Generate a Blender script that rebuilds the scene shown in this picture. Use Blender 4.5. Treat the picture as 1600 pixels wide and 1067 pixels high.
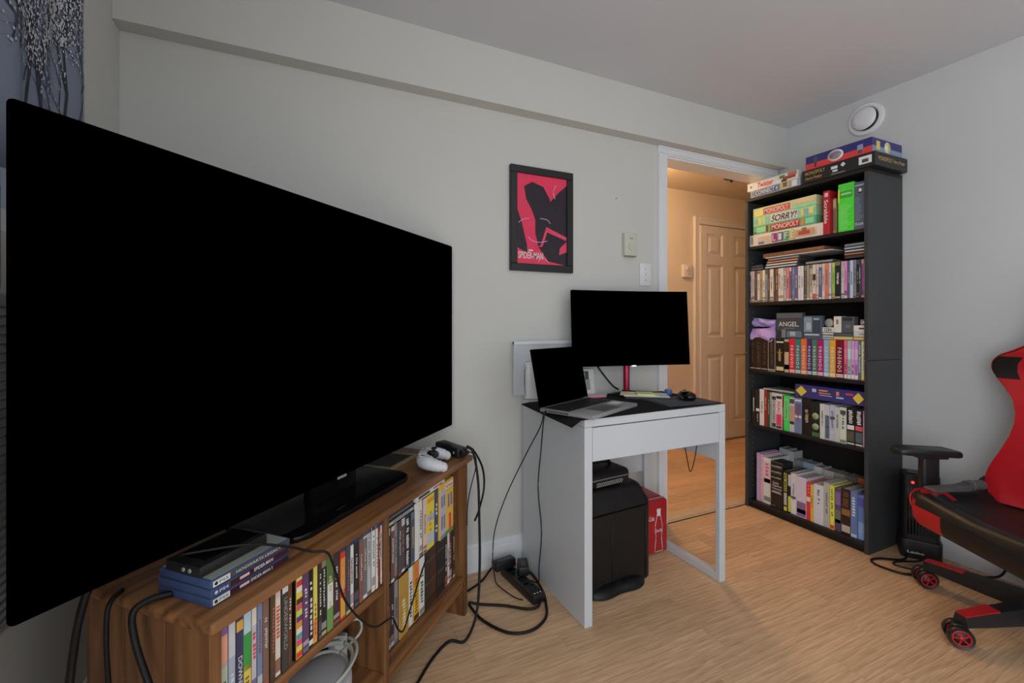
import bpy, bmesh, math, random
from mathutils import Vector, Matrix
random.seed(7)
for o in list(bpy.data.objects): bpy.data.objects.remove(o)
SC = bpy.context.scene
COL = SC.collection
R = math.radians

# ------------------------------------------------------------------ camera, world, lights, exposure
cam = bpy.data.cameras.new('camera'); cam.lens = 16.0; cam.sensor_width = 36.0
cam.shift_y = -30.5/1600; cam.clip_start = 0.02
co = bpy.data.objects.new('camera', cam); COL.objects.link(co)
co.location = (0, 0, 1.10); co.rotation_euler = (R(90), 0, R(-25.2)); SC.camera = co
SC.view_settings.view_transform = 'Standard'; SC.view_settings.look = 'None'
SC.view_settings.gamma = 1.0; SC.view_settings.use_curve_mapping = False
SC.view_settings.exposure = -1.04
world = bpy.data.worlds.new('overcast_sky'); SC.world = world; world.use_nodes = True
world.node_tree.nodes['Background'].inputs[0].default_value = (0.62, 0.72, 0.95, 1)
world.node_tree.nodes['Background'].inputs[1].default_value = 0.55
XL_FILL = -.44
def area(name, loc, rot, sx, sy, power, col):
    l = bpy.data.lights.new(name, 'AREA'); l.shape = 'RECTANGLE'; l.size = sx; l.size_y = sy
    l.energy = power; l.color = col
    o = bpy.data.objects.new(name, l); COL.objects.link(o); o.location = loc; o.rotation_euler = rot
    return o
# added fill light, just inside an assumed window behind the camera
area('back_fill_light', (1.1, -1.62, 1.10), (R(90), 0, 0), 2.3, 1.6, 32, (0.905, 0.965, 1.0))
# added fill from the left, brightening right wall and desk side
area('side_fill_light', (XL_FILL, -.85, 1.10), (R(90), 0, R(-90)), 1.3, 1.6, 80, (0.905, 0.965, 1.0))
LAMP_GLOW, HALL_GLOW = 11.0, 165.0

# ------------------------------------------------------------------ materials
def lin(v):
    v /= 255.0
    return v/12.92 if v <= 0.04045 else ((v+0.055)/1.055)**2.4
K = 1.8
def obs(rgb): return tuple(min(0.85, lin(v)*K) for v in rgb)
MC = {}
def mat(name, rgb, rough=0.5, metal=0.0, spec=0.5, var=0.0, scale=20, bump=0.0, emit=0.0, stretch=(1, 1, 1)):
    if name in MC: return MC[name]
    m = bpy.data.materials.new(name); m.use_nodes = True; nt = m.node_tree
    b = nt.nodes['Principled BSDF']
    b.inputs['Base Color'].default_value = (*rgb, 1); b.inputs['Roughness'].default_value = rough
    b.inputs['Metallic'].default_value = metal; b.inputs['Specular IOR Level'].default_value = spec
    if emit:
        b.inputs['Emission Color'].default_value = (*rgb, 1); b.inputs['Emission Strength'].default_value = emit
    if var or bump:
        tc = nt.nodes.new('ShaderNodeTexCoord'); mp = nt.nodes.new('ShaderNodeMapping')
        mp.inputs['Scale'].default_value = stretch
        nz = nt.nodes.new('ShaderNodeTexNoise'); nz.inputs['Scale'].default_value = scale; nz.inputs['Detail'].default_value = 4
        nt.links.new(tc.outputs['Object'], mp.inputs[0]); nt.links.new(mp.outputs[0], nz.inputs[0])
        if var:
            mr = nt.nodes.new('ShaderNodeMapRange'); mr.inputs[1].default_value = .25; mr.inputs[2].default_value = .75
            mr.inputs[3].default_value = 1-var; mr.inputs[4].default_value = 1+var
            mx = nt.nodes.new('ShaderNodeVectorMath'); mx.operation = 'SCALE'; mx.inputs[0].default_value = rgb
            nt.links.new(nz.outputs[0], mr.inputs[0]); nt.links.new(mr.outputs[0], mx.inputs['Scale'])
            nt.links.new(mx.outputs[0], b.inputs['Base Color'])
        if bump:
            bp = nt.nodes.new('ShaderNodeBump'); bp.inputs['Strength'].default_value = bump; bp.inputs['Distance'].default_value = .002
            nt.links.new(nz.outputs[0], bp.inputs['Height']); nt.links.new(bp.outputs[0], b.inputs['Normal'])
    MC[name] = m
    return m
def wood(name, c0, c1, axis, rough=0.4, per_object=False, fine=1.0, spread=.3, grain=26, ringw=.32):
    """long-grained wood: noise stretched along one axis, with cathedral figure from distorted rings"""
    m = bpy.data.materials.new(name); m.use_nodes = True; nt = m.node_tree; L = nt.links.new
    b = nt.nodes['Principled BSDF']; b.inputs['Roughness'].default_value = rough
    b.inputs['Specular IOR Level'].default_value = .35
    tc = nt.nodes.new('ShaderNodeTexCoord'); src = tc.outputs['Object']
    if per_object:
        oi = nt.nodes.new('ShaderNodeObjectInfo'); sc = nt.nodes.new('ShaderNodeVectorMath'); sc.operation = 'SCALE'
        sc.inputs[0].default_value = (37, 19, 11); L(oi.outputs['Random'], sc.inputs['Scale'])
        ad = nt.nodes.new('ShaderNodeVectorMath'); L(src, ad.inputs[0]); L(sc.outputs[0], ad.inputs[1]); src = ad.outputs[0]
    s = [grain*fine]*3; s[axis] = grain*.055*fine
    mp = nt.nodes.new('ShaderNodeMapping'); mp.inputs['Scale'].default_value = s; L(src, mp.inputs[0])
    n1 = nt.nodes.new('ShaderNodeTexNoise'); n1.inputs['Scale'].default_value = 2.2; n1.inputs['Detail'].default_value = 6; L(mp.outputs[0], n1.inputs[0])
    s2 = [9*fine]*3; s2[axis] = 1.0*fine
    mp2 = nt.nodes.new('ShaderNodeMapping'); mp2.inputs['Scale'].default_value = s2; L(src, mp2.inputs[0])
    n2 = nt.nodes.new('ShaderNodeTexNoise'); n2.inputs['Scale'].default_value = 1.1; n2.inputs['Detail'].default_value = 1; L(mp2.outputs[0], n2.inputs[0])
    if per_object:
        s3 = [1.0]*3; s3[axis] = .10
        mp3 = nt.nodes.new('ShaderNodeMapping'); mp3.inputs['Scale'].default_value = s3; L(src, mp3.inputs[0])
        fr = nt.nodes.new('ShaderNodeTexWave'); fr.wave_type = 'BANDS'; fr.bands_direction = 'Y'; fr.wave_profile = 'SAW'
        fr.inputs['Scale'].default_value = 13; fr.inputs['Distortion'].default_value = 15; fr.inputs['Detail'].default_value = 2; fr.inputs['Detail Scale'].default_value = .8
        L(mp3.outputs[0], fr.inputs[0])
    else:
        ml = nt.nodes.new('ShaderNodeMath'); ml.operation = 'MULTIPLY'; ml.inputs[1].default_value = 14; L(n2.outputs[0], ml.inputs[0])
        fr = nt.nodes.new('ShaderNodeMath'); fr.operation = 'PINGPONG'; fr.inputs[1].default_value = 1; L(ml.outputs[0], fr.inputs[0])
    mixv = nt.nodes.new('ShaderNodeMath'); mixv.operation = 'MULTIPLY_ADD'; mixv.inputs[1].default_value = ringw; L(fr.outputs[1] if per_object else fr.outputs[0], mixv.inputs[0])
    m3 = nt.nodes.new('ShaderNodeMath'); m3.operation = 'MULTIPLY'; m3.inputs[1].default_value = .9; L(n1.outputs[0], m3.inputs[0]); L(m3.outputs[0], mixv.inputs[2])
    rp = nt.nodes.new('ShaderNodeValToRGB'); rp.color_ramp.elements[0].position = .28; rp.color_ramp.elements[1].position = .82
    rp.color_ramp.elements[0].color = (*c0, 1); rp.color_ramp.elements[1].color = (*c1, 1); L(mixv.outputs[0], rp.inputs[0])
    out = rp.outputs[0]
    if per_object:
        mr = nt.nodes.new('ShaderNodeMapRange'); mr.inputs[3].default_value = 1-spread; mr.inputs[4].default_value = 1+spread*.6
        L(oi.outputs['Random'], mr.inputs[0])
        vs = nt.nodes.new('ShaderNodeVectorMath'); vs.operation = 'SCALE'; L(out, vs.inputs[0]); L(mr.outputs[0], vs.inputs['Scale']); out = vs.outputs[0]
    L(out, b.inputs['Base Color'])
    bp = nt.nodes.new('ShaderNodeBump'); bp.inputs['Strength'].default_value = .12; bp.inputs['Distance'].default_value = .001
    L(n1.outputs[0], bp.inputs['Height']); L(bp.outputs[0], b.inputs['Normal'])
    return m
def pm(rgb, rough=.38):                                    # print / plastic in the colour seen in the photo
    return mat('print_%d_%d_%d' % tuple(rgb), obs(rgb), rough, var=.05, scale=60)
WALL = mat('wall_paint', (.64, .64, .61), .75, spec=.25, var=.02, scale=3, bump=.02)
WALLB = mat('wall_paint_grey', (.62, .63, .64), .75, spec=.25, var=.02, scale=3, bump=.02)
CEIL = mat('ceiling_paint', (.69, .71, .76), .85, spec=.2, var=.03, scale=2, bump=.03)
TRIM = mat('white_trim_paint', (.80, .82, .86), .4, var=.02, scale=5)
HALLW = mat('hall_wall_paint', (.72, .62, .50), .7, spec=.25, var=.02, scale=3, bump=.02)
HALLD = mat('hall_door_paint', (.76, .70, .64), .45, var=.02, scale=4)
WHITE = mat('white_lacquer', (.61, .645, .69), .35, var=.015, scale=6)
WPLAST = mat('white_plastic', (.80, .80, .82), .4, var=.02, scale=30)
IVORY = mat('ivory_plastic', (.62, .64, .54), .45, var=.02, scale=30)
BLACK = mat('black_void_screen', (.0, .0, .0), .6, spec=0.0, var=.01)
BPLAST = mat('black_plastic', (.012, .012, .013), .4, var=.1, scale=50)
BGLOSS = mat('black_gloss', (.004, .004, .005), .12, spec=.35, var=.1, scale=8)
CABLE = mat('black_rubber', (.007, .007, .008), .5, spec=.3, var=.1, scale=40)
BKSIDE = mat('bookcase_side_laminate', (.048, .05, .053), .45, spec=.3, var=.12, scale=5, bump=.05, stretch=(1, 1, .3))
BKIN = mat('bookcase_black_laminate', (.012, .012, .0135), .45, spec=.3, var=.15, scale=8, bump=.04)
BKEDGE = mat('bookcase_edge_laminate', (.016, .015, .016), .45, spec=.3, var=.15, scale=8)
LEATHER = mat('black_leatherette', (.010, .010, .011), .42, spec=.3, var=.15, scale=30, bump=.3)
REDL = mat('red_leatherette', (.48, .008, .018), .36, spec=.45, var=.08, scale=20, bump=.2)
REDP = mat('red_plastic', (.42, .012, .022), .35, var=.08, scale=20)
CHROME = mat('chrome', (.75, .74, .72), .18, metal=1, var=.03)
ALU = mat('laptop_aluminium', (.40, .40, .41), .38, metal=.35, var=.03, scale=60)
PAPER = mat('page_paper', (.50, .48, .44), .8, var=.12, scale=200, stretch=(1, 1, .05))
FELT = mat('black_felt', (.016, .016, .018), .9, spec=.15, var=.25, scale=120, bump=.3)
CABW = wood('cabinet_wood_long', (.095, .038, .013), (.33, .150, .058), 0, .36, fine=.9)
CABV = wood('cabinet_wood_upright', (.085, .034, .012), (.28, .127, .049), 2, .4, fine=.9)
FLOORW = wood('oak_laminate', (.50, .30, .16), (.83, .56, .345), 0, .42, True, fine=1.2, spread=.15, grain=75, ringw=.20)
WT = mat('white_ink', (.78, .78, .78), .5, var=.02)
GOLD = mat('gold_ink', (.55, .38, .12), .4, var=.05)
BK = mat('black_ink', (.015, .015, .015), .5, var=.02)

# ------------------------------------------------------------------ mesh helpers
def tag(o, label=None, cat=None, group=None, kind=None):
    if label: o['label'] = label
    if cat: o['category'] = cat
    if group: o['group'] = group
    if kind: o['kind'] = kind
    return o
def link(name, me, mats, parent=None, loc=(0, 0, 0), rz=0, smooth=False):
    for m in (mats if isinstance(mats, (list, tuple)) else [mats]): me.materials.append(m)
    o = bpy.data.objects.new(name, me); COL.objects.link(o)
    if parent: o.parent = parent
    o.location = loc; o.rotation_euler = (0, 0, rz)
    if smooth:
        for p in me.polygons: p.use_smooth = True
        try: me.set_sharp_from_angle(angle=R(40))
        except Exception: pass
    return o
def obj(name, bm, mats, parent=None, loc=(0, 0, 0), rz=0, smooth=False):
    bmesh.ops.recalc_face_normals(bm, faces=bm.faces[:])
    me = bpy.data.meshes.new(name); bm.to_mesh(me); bm.free()
    return link(name, me, mats, parent, loc, rz, smooth)
def empty(name, loc=(0, 0, 0), rz=0, parent=None):
    o = bpy.data.objects.new(name, None); COL.objects.link(o); o.empty_display_size = .05
    o.location = loc; o.rotation_euler = (0, 0, rz)
    if parent: o.parent = parent
    return o
def NB(): return bmesh.new()
def box(bm, a, b, mi=0, M=None, bev=0, seg=2):
    t = bmesh.new()
    v = [t.verts.new((x, y, z)) for x in (a[0], b[0]) for y in (a[1], b[1]) for z in (a[2], b[2])]
    for f in ((0, 1, 3, 2), (4, 6, 7, 5), (0, 4, 5, 1), (2, 3, 7, 6), (0, 2, 6, 4), (1, 5, 7, 3)): t.faces.new([v[i] for i in f])
    if bev: bmesh.ops.bevel(t, geom=t.edges[:], offset=bev, segments=seg, profile=.5, affect='EDGES')
    return join(bm, t, mi, M)
def join(bm, t, mi=0, M=None):
    if M is not None: bmesh.ops.transform(t, matrix=M, verts=t.verts)
    mp = {}
    for v in t.verts: mp[v] = bm.verts.new(v.co)
    for f in t.faces:
        try:
            nf = bm.faces.new([mp[v] for v in f.verts]); nf.material_index = mi; nf.smooth = f.smooth
        except ValueError: pass
    t.free()
    return bm
def cr(pts, n=6):                                          # Catmull-Rom through points
    P = [Vector(p) for p in pts]; P = [P[0]*2-P[1]] + P + [P[-1]*2-P[-2]]; out = []
    for i in range(1, len(P)-2):
        for k in range(n):
            t = k/n; a, b, c, d = P[i-1:i+3]
            out.append(.5*((2*b)+(c-a)*t+(2*a-5*b+4*c-d)*t*t+(3*b-a-3*c+d)*t**3))
    out.append(P[-2]); return out
def tube(bm, pts, r, n=8, smooth=6, mi=0, caps=True):
    P = cr(pts, smooth) if smooth else [Vector(p) for p in pts]
    rings = []; up = Vector((0, 0, 1))
    for i, p in enumerate(P):
        d = (P[min(i+1, len(P)-1)]-P[max(i-1, 0)]).normalized()
        s = d.cross(up)
        if s.length < .05: s = d.cross(Vector((1, 0, 0)))
        s.normalize(); u = s.cross(d)
        rr = r[min(i*len(r)//len(P), len(r)-1)] if isinstance(r, (list, tuple)) else r
        rings.append([bm.verts.new(p+(s*math.cos(a)+u*math.sin(a))*rr) for a in [2*math.pi*k/n for k in range(n)]])
    for a, b in zip(rings, rings[1:]):
        for k in range(n):
            f = bm.faces.new((a[k], a[(k+1) % n], b[(k+1) % n], b[k])); f.material_index = mi; f.smooth = True
    if caps:
        for q in (rings[0], rings[-1]): f = bm.faces.new(q); f.material_index = mi
    return bm
def lathe(bm, prof, n=24, M=None, mi=0, ring=False):       # prof: (r, z); ring leaves the middle open
    t = bmesh.new(); rings = []
    for r, z in prof:
        rings.append([t.verts.new((max(r, 1e-5)*math.cos(2*math.pi*k/n), max(r, 1e-5)*math.sin(2*math.pi*k/n), z)) for k in range(n)])
    for a, b in zip(rings, rings[1:]):
        for k in range(n):
            f = t.faces.new((a[k], a[(k+1) % n], b[(k+1) % n], b[k])); f.smooth = True
    if ring:
        for k in range(n): t.faces.new((rings[-1][k], rings[-1][(k+1) % n], rings[0][(k+1) % n], rings[0][k]))
    else: t.faces.new(rings[0]); t.faces.new(rings[-1])
    return join(bm, t, mi, M)
def prism(bm, out, h, mi=0, M=None, bev=0):                # outline in xy, from z=0 to h
    t = bmesh.new(); a = [t.verts.new((x, y, 0)) for x, y in out]; b = [t.verts.new((x, y, h)) for x, y in out]
    t.faces.new(a[::-1]); t.faces.new(b); n = len(out)
    for k in range(n): t.faces.new((a[k], a[(k+1) % n], b[(k+1) % n], b[k]))
    if bev: bmesh.ops.bevel(t, geom=[e for e in t.edges if abs(e.verts[0].co.z-e.verts[1].co.z) < 1e-6], offset=bev, segments=2, profile=.5, affect='EDGES')
    return join(bm, t, mi, M)
def rrect(x0, x1, y0, y1, r, n=5):
    o = []
    for cx, cy, a0 in ((x1-r, y1-r, 0), (x0+r, y1-r, 90), (x0+r, y0+r, 180), (x1-r, y0+r, 270)):
        for k in range(n+1):
            a = R(a0+90*k/n); o.append((cx+r*math.cos(a), cy+r*math.sin(a)))
    return o
def blob(bm, c, r, M=None, mi=0, nu=14, nv=9, p=1.0):      # (super)ellipsoid
    t = bmesh.new(); rows = []
    sg = lambda v: math.copysign(abs(v)**p, v)
    for i in range(nv+1):
        th = -math.pi/2+math.pi*i/nv
        rows.append([t.verts.new((c[0]+r[0]*sg(math.cos(th))*sg(math.cos(2*math.pi*k/nu)), c[1]+r[1]*sg(math.cos(th))*sg(math.sin(2*math.pi*k/nu)), c[2]+r[2]*sg(math.sin(th)))) for k in range(nu)])
    for a, b in zip(rows, rows[1:]):
        for k in range(nu): f = t.faces.new((a[k], a[(k+1) % nu], b[(k+1) % nu], b[k])); f.smooth = True
    bmesh.ops.remove_doubles(t, verts=t.verts, dist=1e-5)
    return join(bm, t, mi, M)
def quad(bm, c, rx, up, w, h, mi=0, th=0.0004):            # thin printed patch lying proud of a face
    c, rx, up = Vector(c), Vector(rx), Vector(up); n = rx.cross(up).normalized()
    a = [c+rx*(sx*w/2)+up*(sy*h/2) for sx, sy in ((-1, -1), (1, -1), (1, 1), (-1, 1))]
    v0 = [bm.verts.new(p) for p in a]; v1 = [bm.verts.new(p+n*th) for p in a]
    fs = [v1] + [[v0[k], v0[(k+1) % 4], v1[(k+1) % 4], v1[k]] for k in range(4)]
    for q in fs: f = bm.faces.new(q); f.material_index = mi
    return bm
TXT = {}
def text_coords(s):
    if s not in TXT:
        cu = bpy.data.curves.new('lettering', 'FONT'); cu.body = s; cu.size = 1; cu.resolution_u = 3; cu.offset = .012
        ob = bpy.data.objects.new('lettering', cu); me = bpy.data.meshes.new_from_object(ob)
        v = [x.co.copy() for x in me.vertices]; f = [list(p.vertices) for p in me.polygons]
        x0, x1 = min(p.x for p in v), max(p.x for p in v); y0, y1 = min(p.y for p in v), max(p.y for p in v)
        TXT[s] = ([((p.x-(x0+x1)/2)/(x1-x0), (p.y-(y0+y1)/2)/(y1-y0)) for p in v], f)
        bpy.data.objects.remove(ob); bpy.data.curves.remove(cu); bpy.data.meshes.remove(me)
    return TXT[s]
def text(parent, s, c, rx, up, w, h, m, name='lettering', slant=0):
    V, Fc = text_coords(s); c, rx, up = Vector(c), Vector(rx), Vector(up)
    me = bpy.data.meshes.new(name)
    me.from_pydata([tuple(c+rx*((a+slant*b*h/w)*w)+up*(b*h)) for a, b in V], [], Fc)
    return link(name, me, m, parent)
X3, Y3, Z3 = Vector((1, 0, 0)), Vector((0, 1, 0)), Vector((0, 0, 1))
ONES = 'first second third fourth fifth sixth seventh eighth ninth tenth eleventh twelfth thirteenth fourteenth fifteenth sixteenth seventeenth eighteenth nineteenth twentieth'.split()
def ordn(i):
    if i < 20: return ONES[i]
    t, u = divmod(i+1, 10)
    return ({2: 'twentieth', 3: 'thirtieth', 4: 'fortieth'}[t]) if u == 0 else {2: 'twenty-', 3: 'thirty-', 4: 'forty-'}[t]+ONES[u-1]
def S(name, bm, m, parent=None, **k): return tag(obj(name, bm, m, parent, **k), kind='structure')

# ------------------------------------------------------------------ the room
XL, XR, YA, YD, ZC = -.527, 2.74, 1.89, -1.75, 2.295       # left wall, right wall, door wall, near wall, ceiling
DX0, DX1, DZ = 1.82, 2.66, 2.005                            # door opening
HY0, HY1, HX0, HX1, HZ = 2.005, 3.01, 1.0, 5.2, 2.27        # hall
fb = NB(); box(fb, (XL-.1, YD-.1, -.06), (XR+.1, HY0, -.012)); floor = S('floor', fb, BPLAST)
def planks(parent, x0, x1, y0, y1, w):
    y = y0; k = 0
    while y < y1-.002:
        ye = min(y+w, y1); x = x0 - random.uniform(0, .5)
        while x < x1:
            L_ = random.uniform(.48, .74); a, b = max(x, x0), min(x+L_, x1)
            if x1-b < .08: b = x1
            if b-a > .02:
                bm = NB(); box(bm, (0, .0004, -.011), (b-a-.0006, ye-y-.0004, 0))
                obj('plank', bm, FLOORW, parent, (a, y, 0))
            x = b if b == x1 else x+L_
        y = ye; k += 1
planks(floor, XL, XR, YD, YA, .098)
fh = NB(); box(fh, (HX0-.1, YA, -.06), (HX1+.1, HY1+.1, -.012)); floor_hall = S('floor_hall', fh, BPLAST)
planks(floor_hall, HX0, HX1, YA+.10, HY1, .098)
bm = NB(); box(bm, (DX0, YA-.01, -.011), (DX1, YA+.10, .0)); box(bm, (DX0, YA+.015, 0), (DX1, YA+.05, .005), bev=.002)
S('trim_2', bm, mat('threshold_oak', (.62, .48, .33), .3, var=.1, scale=30))
bm = NB()
box(bm, (XL-.1, YA, 0), (DX0, HY0, ZC)); box(bm, (DX1, YA, 0), (XR+.1, HY0, ZC)); box(bm, (DX0, YA, DZ), (DX1, HY0, ZC))
S('wall_back', bm, WALL)
bm = NB(); box(bm, (XR, YD-.1, 0), (XR+.1, YA-.0005, ZC)); S('wall_right', bm, WALLB)
WY0, WY1, WZ0, WZ1 = .45, 1.45, 1.28, 2.1                    # window in the left wall
bm = NB()
box(bm, (XL-.1, YD-.1, 0), (XL, -1.5, ZC)); box(bm, (XL-.1, -.2, 0), (XL, WY0, ZC)); box(bm, (XL-.1, -1.5, 0), (XL, -.2, .25)); box(bm, (XL-.1, -1.5, 1.95), (XL, -.2, ZC)); box(bm, (XL-.1, WY1, 0), (XL, YA-.0005, ZC))
box(bm, (XL-.1, WY0, 0), (XL, WY1, WZ0)); box(bm, (XL-.1, WY0, WZ1), (XL, WY1, ZC)); S('wall_left', bm, WALL)
bm = NB()
box(bm, (XL-.1, YD-.1, 0), (-.1, YD, ZC)); box(bm, (2.3, YD-.1, 0), (XR+.1, YD, ZC))
box(bm, (-.1, YD-.1, 0), (2.3, YD, .25)); box(bm, (-.1, YD-.1, 1.95), (2.3, YD, ZC)); S('wall_front', bm, WALL)
bm = NB(); box(bm, (XL-.1, YD-.1, ZC), (XR+.1, HY0, ZC+.06)); S('ceiling', bm, CEIL)
bm = NB(); box(bm, (XL+.0005, 1.822, 2.052), (XR-.0005, YA-.0003, ZC-.0003)); S('soffit', bm, WALL)
GLASS = mat('window_glass', (.8, .85, .9), .05, spec=.5, var=.01); GLASS.node_tree.nodes['Principled BSDF'].inputs['Transmission Weight'].default_value = 1
w1 = tag(empty('window_1', (XL-.06, WY0, WZ0)), kind='structure')
for k, (y0, y1, z0, z1) in enumerate(((0, 1.0, 0, .05), (0, 1.0, .77, .82), (0, .05, .05, .77), (.95, 1.0, .05, .77), (.48, .52, .05, .77))):
    bm = NB(); box(bm, (0, y0, z0), (.05, y1, z1), bev=.004); obj('window_frame', bm, TRIM, w1)
for y0, y1 in ((.05, .48), (.52, .95)):
    bm = NB(); box(bm, (.022, y0, .05), (.028, y1, .77)); obj('pane', bm, GLASS, w1)
w2 = tag(empty('assumed_window_back', (-.1, YD-.06, .25)), kind='structure')  # unseen window, assumed as a source for the back fill
for x0, x1, z0, z1 in ((0, 2.4, 0, .05), (0, 2.4, 1.65, 1.7), (0, .05, .05, 1.65), (2.35, 2.4, .05, 1.65), (1.175, 1.225, .05, 1.65)):
    bm = NB(); box(bm, (x0, 0, z0), (x1, .05, z1), bev=.004); obj('window_frame', bm, TRIM, w2)
for x0, x1 in ((.05, 1.175), (1.225, 2.35)):
    bm = NB(); box(bm, (x0, .022, .05), (x1, .028, 1.65)); obj('pane', bm, GLASS, w2)
w3 = tag(empty('assumed_window_side', (XL-.06, -1.5, .25)), kind='structure')  # unseen too, added to go with the left-hand fill light
for y0, y1, z0, z1 in ((0, 1.3, 0, .05), (0, 1.3, 1.65, 1.7), (0, .05, .05, 1.65), (1.25, 1.3, .05, 1.65), (.63, .67, .05, 1.65)):
    bm = NB(); box(bm, (0, y0, z0), (.05, y1, z1), bev=.004); obj('window_frame', bm, TRIM, w3)
for y0, y1 in ((.05, .63), (.67, 1.25)):
    bm = NB(); box(bm, (.022, y0, .05), (.028, y1, 1.65)); obj('pane', bm, GLASS, w3)
# baseboards: stepped profile
def base_prof(bm, a, b, n):
    d = (Vector(b)-Vector(a)); nn = Vector(n)
    for z0, z1, t in ((0, .088, .014), (.088, .108, .011), (.108, .123, .007)):
        p = [Vector(a), Vector(b), Vector(b)+nn*t, Vector(a)+nn*t]
        v0 = [bm.verts.new((q.x, q.y, z0)) for q in p]; v1 = [bm.verts.new((q.x, q.y, z1)) for q in p]
        bm.faces.new(v0); bm.faces.new(v1)
        for k in range(4): bm.faces.new((v0[k], v0[(k+1) % 4], v1[(k+1) % 4], v1[k]))
    return bm
S('baseboard_back', base_prof(NB(), (XL+.016, YA, 0), (1.748, YA, 0), (0, -1, 0)), TRIM)
S('baseboard_right', base_prof(NB(), (XR, YD+.016, 0), (XR, 1.225, 0), (-1, 0, 0)), TRIM)
S('baseboard_left', base_prof(NB(), (XL, YD, 0), (XL, YA, 0), (1, 0, 0)), TRIM)
# door casing and jamb lining (room side)
tr = tag(empty('trim_1', (DX0, YA, 0)), kind='structure')
W_ = DX1-DX0
def casing(x0, x1, z0, z1, vert):
    bm = NB()
    for f0, f1, t in ((0, .22, .018), (.22, .4, .013), (.4, .82, .015), (.82, 1, .009)):
        if vert == 1: box(bm, (x0+(x1-x0)*f0, -t, z0), (x0+(x1-x0)*f1, 0, z1))
        elif vert == -1: box(bm, (x1-(x1-x0)*f1, -t, z0), (x1-(x1-x0)*f0, 0, z1))
        else: box(bm, (x0, -t, z1-(z1-z0)*f1), (x1, 0, z1-(z1-z0)*f0))
    obj('casing', bm, TRIM, tr)
casing(-.068, 0, 0, DZ, 1); casing(W_, W_+.068, 0, DZ, -1); casing(-.068, W_+.068, DZ, 2.05, 0)
for a, b in (((-.0, 0, 0), (.008, HY0-YA, DZ-.01)), ((W_-.008, 0, 0), (W_, HY0-YA, DZ-.01)), ((0, 0, DZ-.01), (W_, HY0-YA, DZ))):
    bm = NB(); box(bm, a, b); obj('jamb', bm, TRIM, tr)
# hall
bm = NB(); box(bm, (HX0-.1, HY1, 0), (HX1+.1, HY1+.1, HZ)); S('wall_hall', bm, HALLW)
bm = NB(); box(bm, (HX0-.1, HY0+.0005, 0), (HX0, HY1-.0005, HZ)); S('wall_hall_left', bm, HALLW)
bm = NB(); box(bm, (HX1, HY0+.0005, 0), (HX1+.1, HY1-.0005, HZ)); S('wall_hall_right', bm, HALLW)
bm = NB(); box(bm, (XR+.1005, HY0-.1, 0), (HX1+.1, HY0, HZ)); S('wall_hall_front', bm, HALLW)
bm = NB(); box(bm, (HX0-.1, HY0+.0005, HZ), (HX1+.1, HY1+.1, HZ+.05)); S('ceiling_hall', bm, HALLW)
S('baseboard_hall', base_prof(NB(), (HX0, HY1, 0), (3.215, HY1, 0), (0, -1, 0)), HALLD)
d1 = tag(empty('door_1', (3.279, HY1, 0)), kind='structure')
LW = .354
def casing_h(a, b, inner):
    bm = NB(); box(bm, (a[0], -.018, a[1]), (b[0], 0, b[1]), bev=.004)
    if inner == 'l': box(bm, (a[0]+.004, -.024, a[1]), (a[0]+.022, -.012, b[1]), bev=.003)
    elif inner == 't': box(bm, (a[0], -.024, b[1]-.022), (b[0], -.012, b[1]-.004), bev=.003)
    else: box(bm, (b[0]-.022, -.024, a[1]), (b[0]-.004, -.012, b[1]), bev=.003)
    obj('casing', bm, HALLD, d1)
casing_h((-.064, 0), (0, 2.05), 'l'); casing_h((0, 1.985), (2*LW+.004, 2.05), 't'); casing_h((2*LW+.004, 0), (2*LW+.068, 2.05), 'r')
for k in range(2):
    x0 = k*(LW+.003)+.002; bm = NB(); y0, y1 = -.030, -.004
    st = .075                                                # stiles and rails around three raised panels
    zs = [(.02, .17), (.80, .96), (1.62, 1.70), (1.905, 1.972)]
    box(bm, (0, y0, .02), (st, y1, 1.972)); box(bm, (LW-st, y0, .02), (LW-.002, y1, 1.972))
    for a, b in zs: box(bm, (st, y0, a), (LW-st, y1, b))
    lf = obj('leaf', bm, HALLD, d1, (x0, 0, 0))
    for (a0, a), (b, b1) in zip(zs, zs[1:]):
        t = NB(); xs = (st, LW-st)
        def fr(e, y): return [t.verts.new(p) for p in ((xs[0]+e, y, a+e), (xs[1]-e, y, a+e), (xs[1]-e, y, b-e), (xs[0]+e, y, b-e))]
        r1, r2, r3, r4 = fr(0, y0), fr(.014, y0+.013), fr(.026, y0+.013), fr(.05, y0+.002)
        for p, q in ((r1, r2), (r2, r3), (r3, r4)):
            for j in range(4): t.faces.new((p[j], p[(j+1) % 4], q[(j+1) % 4], q[j]))
        t.faces.new(r4); obj('panel', t, HALLD, lf)
    if k:
        t = NB(); lathe(t, [(.006, 0), (.006, .014), (.016, .02), (.018, .03), (.012, .038), (0, .04)], 16, Matrix.Translation((LW*.58, y0, .80)) @ Matrix.Rotation(R(90), 4, 'X')); obj('knob', t, CHROME, lf)

# ------------------------------------------------------------------ lamps
def globe_lamp(name, loc, label, glow, colr, r):
    e = tag(empty(name, loc), label, 'lamp')
    bm = NB(); lathe(bm, [(0, 0), (.075, 0), (.075, -.018), (.05, -.03), (0, -.03)], 24); obj('base_plate', bm, WPLAST, e, smooth=True)
    bm = NB(); blob(bm, (0, 0, -.03-r*.8), (r, r, r*.8), nu=20, nv=12)
    obj('glass_globe', bm, mat(name+'_glow', colr, .5, emit=glow, var=0), e)
globe_lamp('ceiling_lamp', (1.22, .15, ZC), 'round frosted ceiling lamp lighting the room from overhead', LAMP_GLOW, (1.0, .985, .96), .14)
globe_lamp('hall_lamp', (2.15, 2.50, HZ), 'round warm ceiling lamp lighting the hall behind the doorway', HALL_GLOW, (1.0, .64, .34), .10)

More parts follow.
